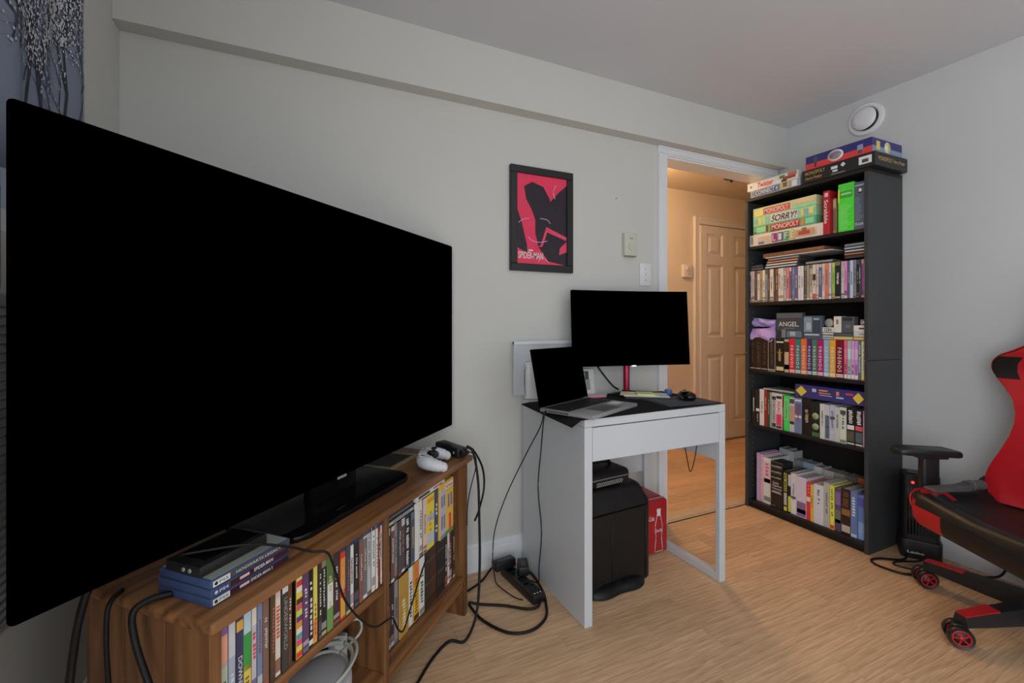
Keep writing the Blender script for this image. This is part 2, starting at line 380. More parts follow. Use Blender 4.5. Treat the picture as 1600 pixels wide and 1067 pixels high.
# ------------------------------------------------------------------ items for shelves
def item(name, label, cat, group, loc, rz, w, d, h, rgb, bands=(), bars=None, body=None, kind='dvd', spine=True):
    """upright case or book, local x = width, y = depth away from the viewer, z = height; the spine faces -y"""
    col = pm(rgb)
    if kind == 'dvd':
        bm = NB(); box(bm, (.0003, .0016, 0), (w-.0003, d, h), bev=min(.0012, w*.15), seg=1)
        o = obj(name, bm, body or BPLAST, None, loc, rz)
        t = NB(); mats = [col]; box(t, (.0008, .0006, .003), (w-.0008, .0022, h-.003))
        nm = 'spine_insert'
    else:
        bm = NB(); th = min(.003, w*.12)
        box(bm, (.0002, 0, 0), (w-.0002, th, h)); box(bm, (.0002, th, 0), (th, d, h)); box(bm, (w-th, th, 0), (w-.0002, d, h))
        o = obj(name, bm, body or col, None, loc, rz)
        t = NB(); box(t, (th, th, .003), (w-th, d-.004, h-.003)); obj('pages', t, PAPER, o)
        t = NB(); mats = [col]; nm = 'spine_print'
        if not bands and not bars: t.free(); t = None
    if t is not None:
        for z0, z1, c in bands:
            m = c if isinstance(c, bpy.types.Material) else pm(c)
            if m not in mats: mats.append(m)
            quad(t, (w/2, 0 if kind != 'dvd' else .0006, h*(z0+z1)/2), X3, Z3, w*.86, h*(z1-z0), mats.index(m), .0004)
        if bars:                                            # illegible lettering running down the spine
            c, z0, z1, n, f = bars; m = c if isinstance(c, bpy.types.Material) else pm(c)
            if m not in mats: mats.append(m)
            step = h*(z1-z0)/n
            for k in range(n):
                if random.random() < .12: continue
                quad(t, (w/2+w*.05*random.uniform(-1, 1), -.0004 if kind != 'dvd' else .0002, h*z1-step*(k+.5)), X3, Z3, w*f*random.uniform(.75, 1), step*random.uniform(.45, .75), mats.index(m), .0004)
        obj(nm, t, mats, o)
    return tag(o, label, cat, group)
def spine_text(o, s, w, h, z0, z1, m, f=.62, off=.0012, slant=0):
    return text(o, s, (w/2, -off, h*(z0+z1)/2), -Z3, X3, h*(z1-z0), w*f, m, slant=slant)
def mixc(a, b, t): return tuple(int(round((x+(y-x)*t)/6)*6) for x, y in zip(a, b))
def rnd_bands(rgb):
    a = random.choice([(205, 200, 196), (60, 55, 60), (150, 70, 65), (95, 105, 130), (190, 172, 130), (225, 222, 220), (45, 42, 45), (120, 138, 105)])
    b = random.choice([(60, 54, 56), (190, 182, 178), (120, 84, 74), (80, 88, 105), (170, 80, 84)])
    out = [(.025, .07, mixc(rgb, random.choice([a, b]), .75))]
    if random.random() < .6: out.append((.1, random.uniform(.14, .24), mixc(rgb, b, .6)))
    if random.random() < .45: out.append((random.uniform(.84, .9), .975, mixc(rgb, a, .6)))
    return out
def rnd_bars(rgb):
    dark = sum(rgb) > 300
    c = random.choice([(52, 48, 50), (125, 60, 62), (70, 74, 94), (60, 58, 58)]) if dark else random.choice([(190, 186, 182), (165, 152, 118), (150, 86, 78), (165, 166, 170)])
    return (c, random.uniform(.3, .42), random.uniform(.66, .84), random.randint(9, 15), random.uniform(.22, .4))

# ------------------------------------------------------------------ bookcase
BX, BY0, BY1, BH, BD = 2.432, 1.225, 1.878, 1.832, .298
bc = tag(empty('bookcase', (BX, BY1, 0), R(-90)), 'tall black five-shelf bookcase against the right wall', 'bookcase')
BW = BY1-BY0; T_ = .018
for x0, nm in ((0, 'side_panel'), (BW-T_, 'side_panel')):
    bm = NB(); box(bm, (x0, 0, 0), (x0+T_, BD, .915), bev=.0012, seg=1); box(bm, (x0, 0, .9165), (x0+T_, BD, BH-.0185), bev=.0012, seg=1); obj(nm, bm, BKSIDE, bc)
bm = NB(); box(bm, (0, 0, BH-T_), (BW, BD, BH), bev=.0012, seg=1); obj('top_panel', bm, BKEDGE, bc)
bm = NB(); box(bm, (T_, BD-.006, .03), (BW-T_, BD-.001, BH-T_)); obj('back_panel', bm, BKIN, bc)
SH = [.047, .497, .818, 1.214, 1.547]
for k, z in enumerate(SH):
    bm = NB(); box(bm, (T_+.0004, .004 if k else .0, z-T_), (BW-T_-.0004, BD-.007, z-.0006), bev=.001, seg=1); obj('shelf', bm, BKEDGE, bc)
bm = NB(); box(bm, (T_, .012, 0), (BW-T_, .028, .029)); obj('plinth', bm, BKIN, bc)
bm = NB()
for z0, z1 in ((1.26, 1.50), (.87, 1.17), (.55, .78), (.12, .45)):
    z = z0
    while z < z1:
        for x, sgn in ((T_, 1), (BW-T_, -1)):
            lathe(bm, [(.0028, 0), (.0028, .0006), (.0012, .0008)], 8, Matrix.Translation((x, .045, z)) @ Matrix.Rotation(R(90*sgn), 4, 'Y'))
        z += .032
tag(obj('shelf_pin_holes', bm, mat('pin_hole_rim', (.35, .35, .36), .4, metal=.4, var=.05), bc), kind='stuff')
def by(y): return y                                          # rows given as world Y of the left edge
SX = BX+.014
ROTB = R(-90)
# --- upright discs on the second shelf
A = [1.8592, 1.852, 1.841, 1.829, 1.809, 1.792, 1.777, 1.76, 1.744, 1.731, 1.708, 1.698, 1.681, 1.665, 1.649, 1.634, 1.616, 1.604, 1.588, 1.57, 1.554, 1.538, 1.522, 1.509, 1.492, 1.474, 1.461, 1.444, 1.429, 1.412, 1.397, 1.382, 1.354, 1.339, 1.325, 1.313, 1.297, 1.284, 1.274, 1.264, 1.2535, 1.2435]
AC = [((50, 55, 65), 'slate'), ((185, 175, 170), 'white'), ((180, 175, 172), 'off-white'), ((85, 65, 55), 'brown'), ((165, 175, 180), 'pale blue'), ((140, 120, 85), 'olive'), ((200, 185, 160), 'cream'), ((115, 125, 145), 'steel-blue'), ((80, 55, 50), 'dark brown'), ((180, 180, 170), 'white and green'), ((70, 55, 50), 'dark brown'), ((95, 60, 50), 'dark red-brown'), ((190, 175, 160), 'cream-white'), ((185, 180, 175), 'white'), ((150, 155, 150), 'pale grey-green'), ((200, 105, 110), 'coral pink'), ((105, 88, 108), 'dark lilac'), ((110, 120, 150), 'blue-grey'), ((90, 80, 120), 'purple-grey'), ((190, 188, 190), 'plain white'), ((185, 183, 186), 'plain white'), ((70, 68, 65), 'dark grey'), ((130, 135, 115), 'grey-green'), ((150, 140, 125), 'beige'), ((178, 172, 162), 'black-patched white'), ((185, 168, 168), 'white and red'), ((75, 85, 110), 'navy'), ((165, 155, 155), 'mottled white'), ((195, 105, 80), 'orange'), ((170, 160, 170), 'white and plum'), ((135, 172, 80), 'lime green'), ((25, 25, 28), 'thick black'), ((165, 165, 165), 'white and teal'), ((195, 110, 165), 'bright pink'), ((70, 80, 110), 'dark blue'), ((155, 165, 185), 'light blue'), ((100, 105, 120), 'blue-grey'), ((25, 25, 30), 'black'), ((45, 65, 60), 'dark green'), ((125, 60, 125), 'purple'), ((195, 175, 190), 'pinkish white')]
for i, (rgb, wd) in enumerate(AC):
    y0, y1 = A[i], A[i+1]; w = y0-y1-.0004; h = .190 if wd != 'thick black' else .196
    bands = rnd_bands(rgb); bars = rnd_bars(rgb)
    if wd == 'black-patched white': bands = [(.55, .72, (40, 38, 36)), (.02, .18, (150, 80, 75))]
    if wd == 'thick black': bands = [(.03, .07, (150, 145, 140)), (.86, .96, (95, 95, 70))]; bars = ((225, 222, 215), .38, .68, 8, .38)
    if wd in ('plain white', 'light blue'): bands = [(.86, .97, rgb)]
    item('dvd_case', '%s DVD case, %s from left in the upright row on second shelf' % (wd, ordn(i)), 'DVD case', 'DVD cases on the second bookcase shelf', (SX+random.uniform(0, .003), y0-.0002, SH[3]), ROTB, w, .135, h, rgb, bands, bars)
def slab(name, label, cat, group, y0, y1, x0, x1, z0, z1, rgb, edge=None, rz=0, mat_=None, pages=False, bandc=None):
    """flat box seen end-on; y0 is its left (far) end"""
    cx, cy = (x0+x1)/2, (y0+y1)/2; w, d, h = abs(y0-y1), x1-x0, z1-z0
    bm = NB(); box(bm, (-w/2, -d/2, 0), (w/2, d/2, h), bev=min(.0015, h*.15), seg=1)
    o = obj(name, bm, mat_ or pm(rgb), None, (cx, cy, z0), ROTB+rz); tag(o, label, cat, group)
    if edge or bandc:
        t = NB(); mats = []
        if edge: mats.append(pm(edge)); quad(t, (0, -d/2, h*.5), X3, Z3, w*.94, h*.5, 0)
        if bandc: mats.append(pm(bandc)); quad(t, (w*.15, -d/2-.0005, h*.5), X3, Z3, w*.4, h*.28, len(mats)-1)
        obj('edge_print', t, mats, o)
    return o
zt = SH[3]+.190+.0012
G = 'DVD cases lying flat above the second shelf row'
z = zt
for i, (c, e, wd, y0, y1) in enumerate([((35, 38, 48), (70, 75, 90), 'lower dark slate', 1.852, 1.772), ((30, 32, 38), (60, 62, 72), 'upper dark slate', 1.852, 1.776)]):
    slab('dvd_case', '%s DVD case lying flat at left above the second shelf row' % wd, 'DVD case', G, y0, y1, SX, SX+.19, z, z+.0145, c, e); z += .0149
z = zt
for i, (c, e, wd) in enumerate([((60, 65, 72), (150, 160, 170), 'grey'), ((45, 45, 48), (165, 170, 175), 'dark'), ((60, 50, 45), (190, 120, 70), 'orange-edged'), ((50, 50, 55), (150, 150, 158), 'pale-edged')][:4]):
    slab('dvd_case', '%s DVD case, %s from bottom of the flat left-middle stack on second shelf' % (wd, ordn(i)), 'DVD case', G, 1.762-i*.003, 1.572-i*.002, SX+.004*i, SX+.138+.002*i, z, z+.0145, c, e); z += .0149
zs4 = z
slab('dvd_case', 'long grey DVD case lying flat over the middle of the second shelf row', 'DVD case', G, 1.528, 1.392, SX, SX+.19, zt, zt+.0145, (80, 78, 80), (120, 116, 118))
zp = zs4+.001
slab('magazine', 'thin white-edged magazine lying on the flat DVD stacks on second shelf', 'magazine', None, 1.755, 1.395, SX-.004, SX+.2, zp, zp+.004, (190, 188, 185))
o = slab('wooden_box_lid', 'flat brown wooden lid under the top compartment of the bookcase', 'lid', None, 1.775, 1.435, SX+.004, SX+.2, zp+.0045, zp+.028, (95, 68, 52))
t = NB(); quad(t, (.06, -.0985, .017), X3, Z3, .2, .009, 0); obj('edge_print', t, pm((125, 82, 58)), o)
z = SH[3]+.1972
for i, (c, e, wd) in enumerate([((40, 36, 36), (60, 45, 42), 'dark brown'), ((25, 25, 28), (150, 90, 60), 'orange-marked'), ((28, 28, 32), (150, 160, 165), 'white-lettered'), ((30, 32, 38), (130, 150, 165), 'pale blue-edged'), ((70, 72, 76), (105, 108, 112), 'mid grey')]):
    slab('dvd_case', '%s DVD case, %s from bottom of the flat right-hand stack on second shelf' % (wd, ordn(i)), 'DVD case', G, 1.338+.002*(i % 2), 1.2465, SX+.002, SX+.192, z, z+.0143, c, e); z += .0147
# --- box sets on the third shelf
Bq = [1.858, 1.823, 1.783, 1.744, 1.696, 1.647, 1.618, 1.586, 1.554, 1.522, 1.496, 1.468, 1.437, 1.409, 1.379, 1.3405, 1.3245, 1.308, 1.293, 1.277, 1.264, 1.2435]
BC = [((32, 24, 20), 'dark brown set, leftmost on'), ((34, 25, 21), 'dark brown set, second from left on'), ((30, 22, 18), 'black-brown set, third from left on'), ((38, 30, 26), 'black set with a pale outline on'), ((20, 18, 17), 'black set with gold cross lettering on'), ((35, 28, 24), 'black and cream photo set on'),
      ((205, 28, 42), 'red'), ((45, 100, 105), 'teal'), ((218, 95, 40), 'burnt orange'), ((62, 36, 98), 'purple'), ((55, 102, 80), 'green'), ((145, 20, 92), 'magenta'), ((112, 148, 168), 'light blue'), ((228, 138, 45), 'bright orange'), ((100, 10, 32), 'wide dark red'),
      ((195, 80, 110), 'rose pink'), ((135, 155, 160), 'grey-blue'), ((222, 122, 168), 'candy pink'), ((152, 122, 184), 'lilac'), ((90, 90, 90), 'grey and black'), ((172, 178, 150), 'pale green')]
for i, (rgb, wd) in enumerate(BC):
    y0, y1 = Bq[i], Bq[i+1]; w = y0-y1-.0006; h = .192
    bands, bars = [], None
    if i < 4: bands = [(.04, .06, (180, 175, 170))]; bars = ((75, 58, 48), .2, .85, 14, .3)
    if i == 3: bands += [(.0, .015, (150, 145, 140))]
    if i == 4: bands = [(.05, .16, (180, 165, 130)), (.86, .9, (190, 185, 175))]
    if i == 5: bands = [(.02, .6, (165, 145, 122)), (.1, .24, (60, 42, 20)), (.9, .97, (150, 140, 120))]
    if 6 <= i <= 14: bands = [(.03, .06, (220, 215, 215)), (.075, .11, (220, 215, 215))]; lb = '%s box set of discs in the bright row on third shelf' % wd
    elif i < 6: lb = '%s the third bookcase shelf' % wd
    else:
        lb = '%s slim disc set at the right end of the third shelf' % wd
        if i < 19: bands = [(.52, .78, tuple(min(230, int(v*1.12)+12) for v in rgb)), (.02, .12, (190, 185, 200))]
        bars = ((70, 60, 72), .12, .38, 6, .5)
        if i == 19: bars = ((200, 195, 190), .2, .9, 14, .45)
        if i == 20: bands = [(.02, .14, (200, 190, 100)), (.14, .96, rgb)]; bars = ((135, 138, 128), .25, .9, 12, .3)
    o = item('disc_box_set', lb, 'box set', 'disc box sets on the third bookcase shelf', (SX+.002, y0-.0003, SH[2]), ROTB, w, .14, h, rgb, bands, bars, kind='dvd', body=pm(tuple(int(v*.75) for v in rgb)))
    if 6 <= i <= 14: spine_text(o, 'F·R·I·E·N·D·S', w, h, .17, .80, WT, .50, .0014)
    if i == 3:
        t = NB()
        for xx in (.003, w-.003): quad(t, (xx, -.0003, h/2), X3, Z3, .0022, h*.98)
        obj('pale_outline', t, pm((150, 145, 140)), o)
    if i == 4:
        t = NB(); quad(t, (w/2, -.001, h*.5), X3, Z3, w*.12, h*.36); quad(t, (w/2, -.001, h*.58), X3, Z3, w*.6, h*.018)
        for k in range(5): quad(t, (w/2, -.0012, h*(.36+.045*k)), X3, Z3, w*.32, h*.026)
        obj('gold_lettering', t, GOLD, o)
# --- things on top of the box sets
zb = SH[2]+.1925
def crumple(name, label, loc, sx, sy, sz, m, seed):
    rs = random.Random(seed); bm = NB(); nx, nz = 12, 8; rows = []
    for j in range(nz+1):
        rows.append([])
        for i in range(nx+1):
            u, v = i/nx, j/nz
            y = (-.5+.5*math.cos(math.pi*(v-.5)*1.9))*sy*.9 + rs.uniform(-1, 1)*.004 + .006*math.sin(u*9+v*5)
            rows[-1].append(bm.verts.new((u*sx+rs.uniform(-.002, .002), -sy-y*1.0, v*sz*(1-.12*math.sin(u*3+seed))+ .03*sz*math.sin(u*7))))
    back = [[bm.verts.new((v.co.x, v.co.y+.004+.6*sy, v.co.z)) for v in r] for r in rows]
    for G_ in (rows, back):
        for a, b in zip(G_, G_[1:]):
            for i in range(nx): bm.faces.new((a[i], a[i+1], b[i+1], b[i]))
    for i in range(nx): bm.faces.new((rows[0][i], rows[0][i+1], back[0][i+1], back[0][i])); bm.faces.new((rows[-1][i], rows[-1][i+1], back[-1][i+1], back[-1][i]))
    for j in range(nz): bm.faces.new((rows[j][0], rows[j+1][0], back[j+1][0], back[j][0])); bm.faces.new((rows[j][-1], rows[j+1][-1], back[j+1][-1], back[j][-1]))
    o = obj(name, bm, m, None, loc, ROTB, smooth=True); return tag(o, label, 'cloth')
LIL = mat('lilac_satin', obs((150, 128, 190)), .3, var=.14, scale=14); LIL2 = mat('blue_lilac_satin', obs((128, 122, 178)), .3, var=.15, scale=14)
crumple('folded_cloth', 'shiny lilac satin cloth draped over dark sets on third shelf', (BX+.028, 1.853, zb-.033), .150, .015, .092, LIL, 1)
crumple('folded_cloth', 'bluish lilac satin cloth folded above the other cloth on third shelf', (BX+.035, 1.848, zb+.062), .142, .014, .046, LIL2, 5)
def upbox(name, label, cat, y0, y1, z0, h, d, rgb, x=SX, prints=(), rough=.4, m=None):
    w = y0-y1; bm = NB(); box(bm, (0, 0, 0), (w, d, h), bev=.0012, seg=1)
    o = obj(name, bm, m or pm(rgb), None, (x, y0, z0), ROTB); tag(o, label, cat)
    if prints:
        t = NB(); mats = []
        for k, (u0, u1, v0, v1, c) in enumerate(prints):
            mm = c if isinstance(c, bpy.types.Material) else pm(c)
            if mm not in mats: mats.append(mm)
            quad(t, ((u0+u1)/2*w, -.0003*(k+1), (v0+v1)/2*h), X3, Z3, (u1-u0)*w, (v1-v0)*h, mats.index(mm), .0003)
        obj('front_print', t, mats, o)
    return o
o = upbox('disc_box_set', 'dark teal-grey boxed set with white title lying above the third shelf row', 'box set', 1.694, 1.547, zb, .140, .03, (50, 58, 66), x=SX+.004, prints=[(.02, .98, .80, .98, (72, 80, 86)), (.02, .4, .03, .3, (32, 38, 48)), (.22, .38, .02, .34, (95, 105, 118)), (.42, .97, .04, .28, (85, 100, 115)), (.55, .75, .1, .26, (140, 150, 160)), (.3, .7, .385, .40, (130, 140, 145))])
text(o, 'ANGEL.', (.0735, -.003, .078), X3, Z3, .115, .026, WT)
upbox('disc_box_set', 'blue-grey boxed set with blurred figures beside the teal-grey set', 'box set', 1.5455, 1.452, zb, .122, .03, (62, 74, 88), x=SX+.008, prints=[(.05, .5, .3, .95, (110, 128, 142)), (.55, .95, .25, .8, (48, 58, 70)), (.1, .9, .15, .22, (150, 165, 175)), (.2, .45, .4, .7, (140, 155, 165)), (.6, .9, .82, .9, (130, 145, 155))])
z = zb
for i, (c, e, wd, hh) in enumerate([((110, 118, 128), (150, 155, 165), 'grey', .011), ((60, 66, 76), (185, 190, 195), 'dark grey', .011), ((60, 62, 70), (190, 192, 195), 'navy', .013), ((175, 175, 172), None, 'white', .026)]):
    o = slab('paperback', '%s paperback, %s from bottom of the small pile beside the white box' % (wd, ordn(i)), 'book', 'small pile of books on the third shelf', 1.45, 1.392, SX+.012, SX+.13, z, z+hh, c, e); z += hh+.0004
    if i == 3: text(o, 'HEO', (0, -.0596, hh/2), -X3, -Z3, .034, .018, BK)
ck = tag(empty('desk_clock', (SX+.02, 1.423, z), ROTB), 'small round silver clock on the book pile on third shelf', 'clock')
bm = NB(); lathe(bm, [(0, 0), (.02, 0), (.022, .004), (.022, .014), (0, .014)], 24, Matrix.Translation((0, .02, .0225)) @ Matrix.Rotation(R(90), 4, 'X')); obj('case', bm, ALU, ck, smooth=True)
bm = NB(); lathe(bm, [(0, 0), (.018, 0), (.018, .001), (0, .001)], 24, Matrix.Translation((0, .0055, .0225)) @ Matrix.Rotation(R(90), 4, 'X')); obj('dial', bm, pm((150, 152, 152)), ck)
bm = NB(); quad(bm, (0, .004, .0275), X3, Z3, .0014, .012); quad(bm, (.004, .004, .0225), X3, Z3, .009, .0014); obj('hands', bm, BK, ck)
upbox('gift_box', 'upright white box with gold window patch on the third shelf', 'box', 1.390, 1.357, zb+.036, .082, .05, (178, 176, 172), x=SX+.006, prints=[(.35, .7, .5, .82, (140, 130, 95)), (.45, .6, .55, .75, (95, 90, 80))])
o = upbox('picture_tin', 'square dark grey patterned tin standing above pink slim sets', 'tin', 1.355, 1.300, zb+.036, .080, .04, (70, 72, 76), x=SX+.01, prints=[(.1, .9, .74, .94, (40, 42, 46)), (.3, .7, .3, .5, (90, 92, 96))])
slab('paperback', 'yellow and grey book lying flat under the white box on third shelf', 'book', None, 1.390, 1.300, SX+.004, SX+.13, zb, zb+.018, (120, 118, 112), (205, 165, 80))
slab('paperback', 'dark book lying flat between yellow book and white box on third shelf', 'book', None, 1.389, 1.301, SX+.006, SX+.13, zb+.0185, zb+.035, (45, 46, 50), (75, 78, 84))
z = zb
for i, (c, e, wd, hh, b) in enumerate([((110, 105, 95), (195, 160, 80), 'yellow-striped', .018, None), ((165, 165, 168), None, 'plain pale', .024, (130, 130, 130)), ((180, 180, 180), None, 'white doodle-printed', .030, (60, 62, 64)), ((105, 90, 95), (130, 112, 118), 'mauve-grey', .028, (185, 180, 180)), ((40, 40, 42), (165, 162, 160), 'thin dark', .012, None)]):
    slab('paperback', '%s box, %s from bottom of the right-end pile on third shelf' % (wd, ordn(i)), 'box', 'pile at the right end of the third shelf', 1.2985-(.03 if i > 2 else 0)-.02*(i == 4), 1.2445, SX+.004, SX+.134, z, z+hh, c, e, bandc=b); z += hh+.0004
# --- novels on the fourth shelf
Cq = [(1.848, 1.8235, .205, (28, 28, 30), 'black', None), (1.822, 1.7975, .205, (30, 32, 34), 'black with white emblem', None), (1.797, 1.7685, .21, (195, 192, 194), 'plain white', None), (1.768, 1.7485, .208, (125, 36, 36), 'dark red', None), (1.748, 1.7335, .2, (40, 72, 46), 'dark green', None), (1.733, 1.7235, .2, (135, 136, 138), 'slim grey', None), (1.723, 1.6965, .2, (165, 166, 170), 'grey', 'CROSSED'), (1.696, 1.6595, .198, (190, 182, 182), 'white and crimson', 'REACHED'), (1.659, 1.6495, .19, (110, 25, 32), 'slim dark red', None), (1.649, 1.6195, .196, (52, 200, 78), 'bright green', None), (1.619, 1.5905, .19, (158, 162, 166), 'pale grey figure-printed', None), (1.590, 1.5505, .192, (92, 108, 138), 'blue-grey', None), (1.550, 1.5, .195, (24, 20, 24), 'wide black', None), (1.4995, 1.4575, .185, (28, 28, 28), 'black emblem-printed', None), (1.457, 1.4325, .18, (170, 172, 168), 'white', None), (1.432, 1.4095, .178, (162, 164, 168), 'white with navy bars', None), (1.409, 1.3835, .182, (156, 156, 172), 'lavender-grey', None), (1.383, 1.3605, .175, (160, 165, 160), 'greyish white', None), (1.36, 1.3305, .178, (170, 176, 166), 'greenish white', None), (1.330, 1.2935, .18, (26, 26, 26), 'black with white patch', None), (1.293, 1.2575, .18, (26, 25, 26), 'black with red patch', None), (1.257, 1.2435, .178, (188, 116, 156), 'pink', None)]
for i, (y0, y1, h, rgb, wd, tx) in enumerate(Cq):
    w = y0-y1-.0004; bands, bars = [], rnd_bars(rgb)
    if i == 1: bands = [(.38, .46, (200, 200, 200))]; bars = ((170, 170, 170), .08, .3, 8, .25)
    if i == 6: bands = [(.03, .14, (40, 58, 68)), (.8, .9, (40, 40, 42))]; bars = None
    if i == 7: bands = [(.02, .09, (50, 50, 62)), (.1, .42, (215, 70, 90)), (.86, .94, (45, 40, 40))]; bars = None
    if i == 9: bands = [(.3, .9, (90, 215, 105))]; bars = ((40, 120, 60), .35, .85, 10, .25)
    if i == 10: bands = [(.28, .75, (165, 120, 112)), (.22, .3, (45, 45, 60)), (.82, .95, (55, 62, 60))]; bars = None
    if i == 11: bands = [(.9, .95, (190, 195, 200)), (.44, .5, (200, 205, 210)), (.55, .84, (72, 86, 116))]
    if i == 13: bands = [(.02, .14, (60, 90, 50))]; bars = None
    if i == 15: bands = [(.04, .7, (72, 86, 106)), (.36, .38, (165, 165, 170))]; bars = None
    if i == 16: bands = [(.6, .67, (60, 64, 80))]
    if i == 18: bands = [(.02, .1, (95, 115, 80)), (.8, .92, (60, 66, 64))]
    if i in (19, 20): bands = [(.42, .54, (205, 200, 195) if i == 19 else (205, 70, 80)), (.1, .38, (75, 70, 58) if i == 19 else (70, 82, 88)), (.02, .06, (180, 178, 175))]; bars = ((215, 212, 210), .58, .95, 8, .5)
    if i == 21: bands = [(.03, .9, (206, 160, 186))]
    o = item('book', '%s book, %s from left in the upright row on fourth shelf' % (wd, ordn(i)) if not tx else '%s book titled %s on the fourth shelf' % (wd, tx), 'book', 'books on the fourth bookcase shelf', (SX+.003+random.uniform(0, .004), y0-.0002, SH[1]), ROTB, w, .14, h, rgb, bands, bars, kind='book')
    if tx: spine_text(o, tx, w, h, .17 if i == 6 else .14, .78, pm((58, 62, 70)) if i == 6 else pm((185, 50, 75)), .52)
    if i == 13:
        t = NB()
        for zz in (.11, .055): lathe(t, [(0, 0), (.017, 0), (.017, .0008), (0, .0008)], 20, Matrix.Translation((w/2, -.0003, zz)) @ Matrix.Rotation(R(90), 4, 'X'))
        obj('round_emblem', t, pm((120, 140, 100)), o)
zc = SH[1]+.2
o = upbox('board_game_box', 'long navy board game box with yellow diamond ends above fourth shelf books', 'board game', 1.585, 1.2455, SH[1]+.1990, .068, .15, (48, 46, 98), x=SX+.001, prints=[(.27, .33, .55, .8, (150, 155, 190)), (.37, .50, .68, .78, (205, 120, 80)), (.37, .54, .5, .58, (190, 110, 90)), (.38, .56, .36, .4, (170, 170, 190)), (.62, .66, .5, .8, (200, 110, 70)), (.62, .72, .3, .42, (140, 160, 200)), (.75, .85, .64, .78, (190, 45, 80))])
t = NB()
for cx_, wd_ in ((.035, .03), (.31, .025)):
    v = [t.verts.new(p) for p in ((cx_-wd_, -.001, .034), (cx_, -.001, .006), (cx_+wd_, -.001, .034), (cx_, -.001, .062))]; t.faces.new(v)
obj('diamond_print', t, pm((212, 160, 58)), o)
slab('magazine', 'flat grey-green magazine lying on books left of the navy game box', 'magazine', None, 1.775, 1.592, SX+.004, SX+.15, SH[1]+.2105, SH[1]+.2205, (110, 122, 118), (140, 150, 146))
# --- books on the bottom shelf
Dq = [(1.822, 1.7995, .28, (155, 130, 170), 'lilac spiral-bound', 0), (1.799, 1.7795, .275, (185, 140, 150), 'pink spiral-bound', 0), (1.779, 1.7335, .265, (178, 184, 178), 'thick white', 0), (1.652, 1.6325, .225, (30, 30, 28), 'black and yellow', 1), (1.632, 1.6145, .222, (34, 34, 40), 'black white-marked', 1), (1.614, 1.5845, .222, (172, 172, 178), 'pale grey', 0), (1.584, 1.5285, .215, (172, 164, 178), 'thick white and purple', 0), (1.528, 1.5065, .2, (178, 48, 58), 'red', 0), (1.506, 1.4895, .195, (210, 150, 56), 'orange-yellow', 0), (1.489, 1.4395, .205, (170, 175, 182), 'thick white black-marked', 0), (1.439, 1.4105, .228, (148, 148, 142), 'plain grey-white', 0), (1.410, 1.3885, .222, (214, 194, 66), 'yellow red-footed', 1), (1.388, 1.3585, .215, (72, 60, 86), 'purple and black photo', 1), (1.358, 1.3135, .225, (38, 27, 22), 'wide black-brown', 0), (1.313, 1.2845, .228, (84, 100, 142), 'slate blue', 0), (1.284, 1.2455, .215, (82, 104, 158), 'bright blue', 0)]
for i, (y0, y1, h, rgb, wd, _) in enumerate(Dq):
    w = y0-y1-.0004; bands, bars = [], rnd_bars(rgb)
    if i == 2: bands = [(.45, .92, (205, 160, 175)), (.46, .55, (120, 90, 100)), (.06, .16, (110, 108, 112))]; bars = ((165, 90, 120), .6, .9, 4, .5)
    if i in (0, 1): bars = None
    if i == 3: bands = [(.02, .12, (225, 205, 60)), (.5, .95, (150, 140, 60)), (.16, .46, (150, 150, 150))]; bars = ((30, 30, 28), .52, .93, 9, .5)
    if i == 4: bands = [(.66, .94, (170, 170, 175)), (.02, .4, (220, 200, 60))]; bars = None
    if i == 5: bands = [(.02, .38, (195, 195, 200)), (.38, .44, (60, 60, 70))]
    if i == 6: bands = [(.02, .38, (110, 85, 120)), (.1, .2, (180, 120, 140))]; bars = None
    if i == 7: bands = [(.5, .62, (215, 205, 200))]; bars = ((225, 180, 180), .68, .93, 6, .3)
    if i == 9: bars = ((60, 70, 80), .5, .88, 7, .2)
    if i == 11: bands = [(.02, .1, (200, 40, 45))]; bars = ((80, 75, 30), .3, .93, 12, .35)
    if i == 12: bands = [(.62, .92, (110, 85, 130)), (.2, .5, (90, 95, 80)), (.2, .28, (190, 140, 60)), (.55, .6, (60, 62, 100))]; bars = None
    if i == 13: bands = [(.05, .2, (150, 145, 135)), (.42, .56, (120, 80, 50))]; bars = ((90, 62, 42), .6, .94, 9, .6)
    if i == 14: bands = [(.02, .08, (150, 165, 190))]; bars = ((165, 178, 198), .45, .88, 7, .5)
    if i == 15: bands = [(.02, .4, (110, 140, 185)), (.75, .95, (72, 72, 150))]; bars = None
    xo = SX+.012 if i < 3 else SX+.006
    o = item('book', '%s book, %s from left in the upright row on bottom shelf' % (wd, ordn(i if i < 3 else i+1)), 'book', 'books on the bottom bookcase shelf', (xo+random.uniform(0, .008), y0-.0002, SH[0]), ROTB, w, random.uniform(.15, .17), h, rgb, bands, bars, kind='book')
    if i in (0, 1):
        t = NB()
        for k in range(22): tube(t, [(w*.12, .001, h*(.04+.042*k)), (w*.5, -.006, h*(.045+.042*k)), (w*.88, .001, h*(.04+.042*k))], .0012, 5, 2)
        obj('spiral_binding', t, pm((205, 195, 205)), o)
o = upbox('card_game_box', 'tall black card game box with white title on the bottom shelf', 'card game', 1.7265, 1.655, SH[0], .165, .1, (22, 22, 23), x=SX+.002, prints=[(.06, .4, .065, .08, (120, 120, 120))])
for k, s in enumerate(('Cards', 'Against', 'Humanity')): text(o, s, (.0385 if k else .030, -.0008, .142-.0165*k), X3, Z3, .056 if k else .036, .0135, WT)
t = NB(); quad(t, (.034, -.0004, .094), X3, Z3, .05, .0035); quad(t, (.036, -.0004, .087), X3, Z3, .058, .0035); obj('front_print', t, pm((170, 170, 170)), o)
z = SH[0]+.1655
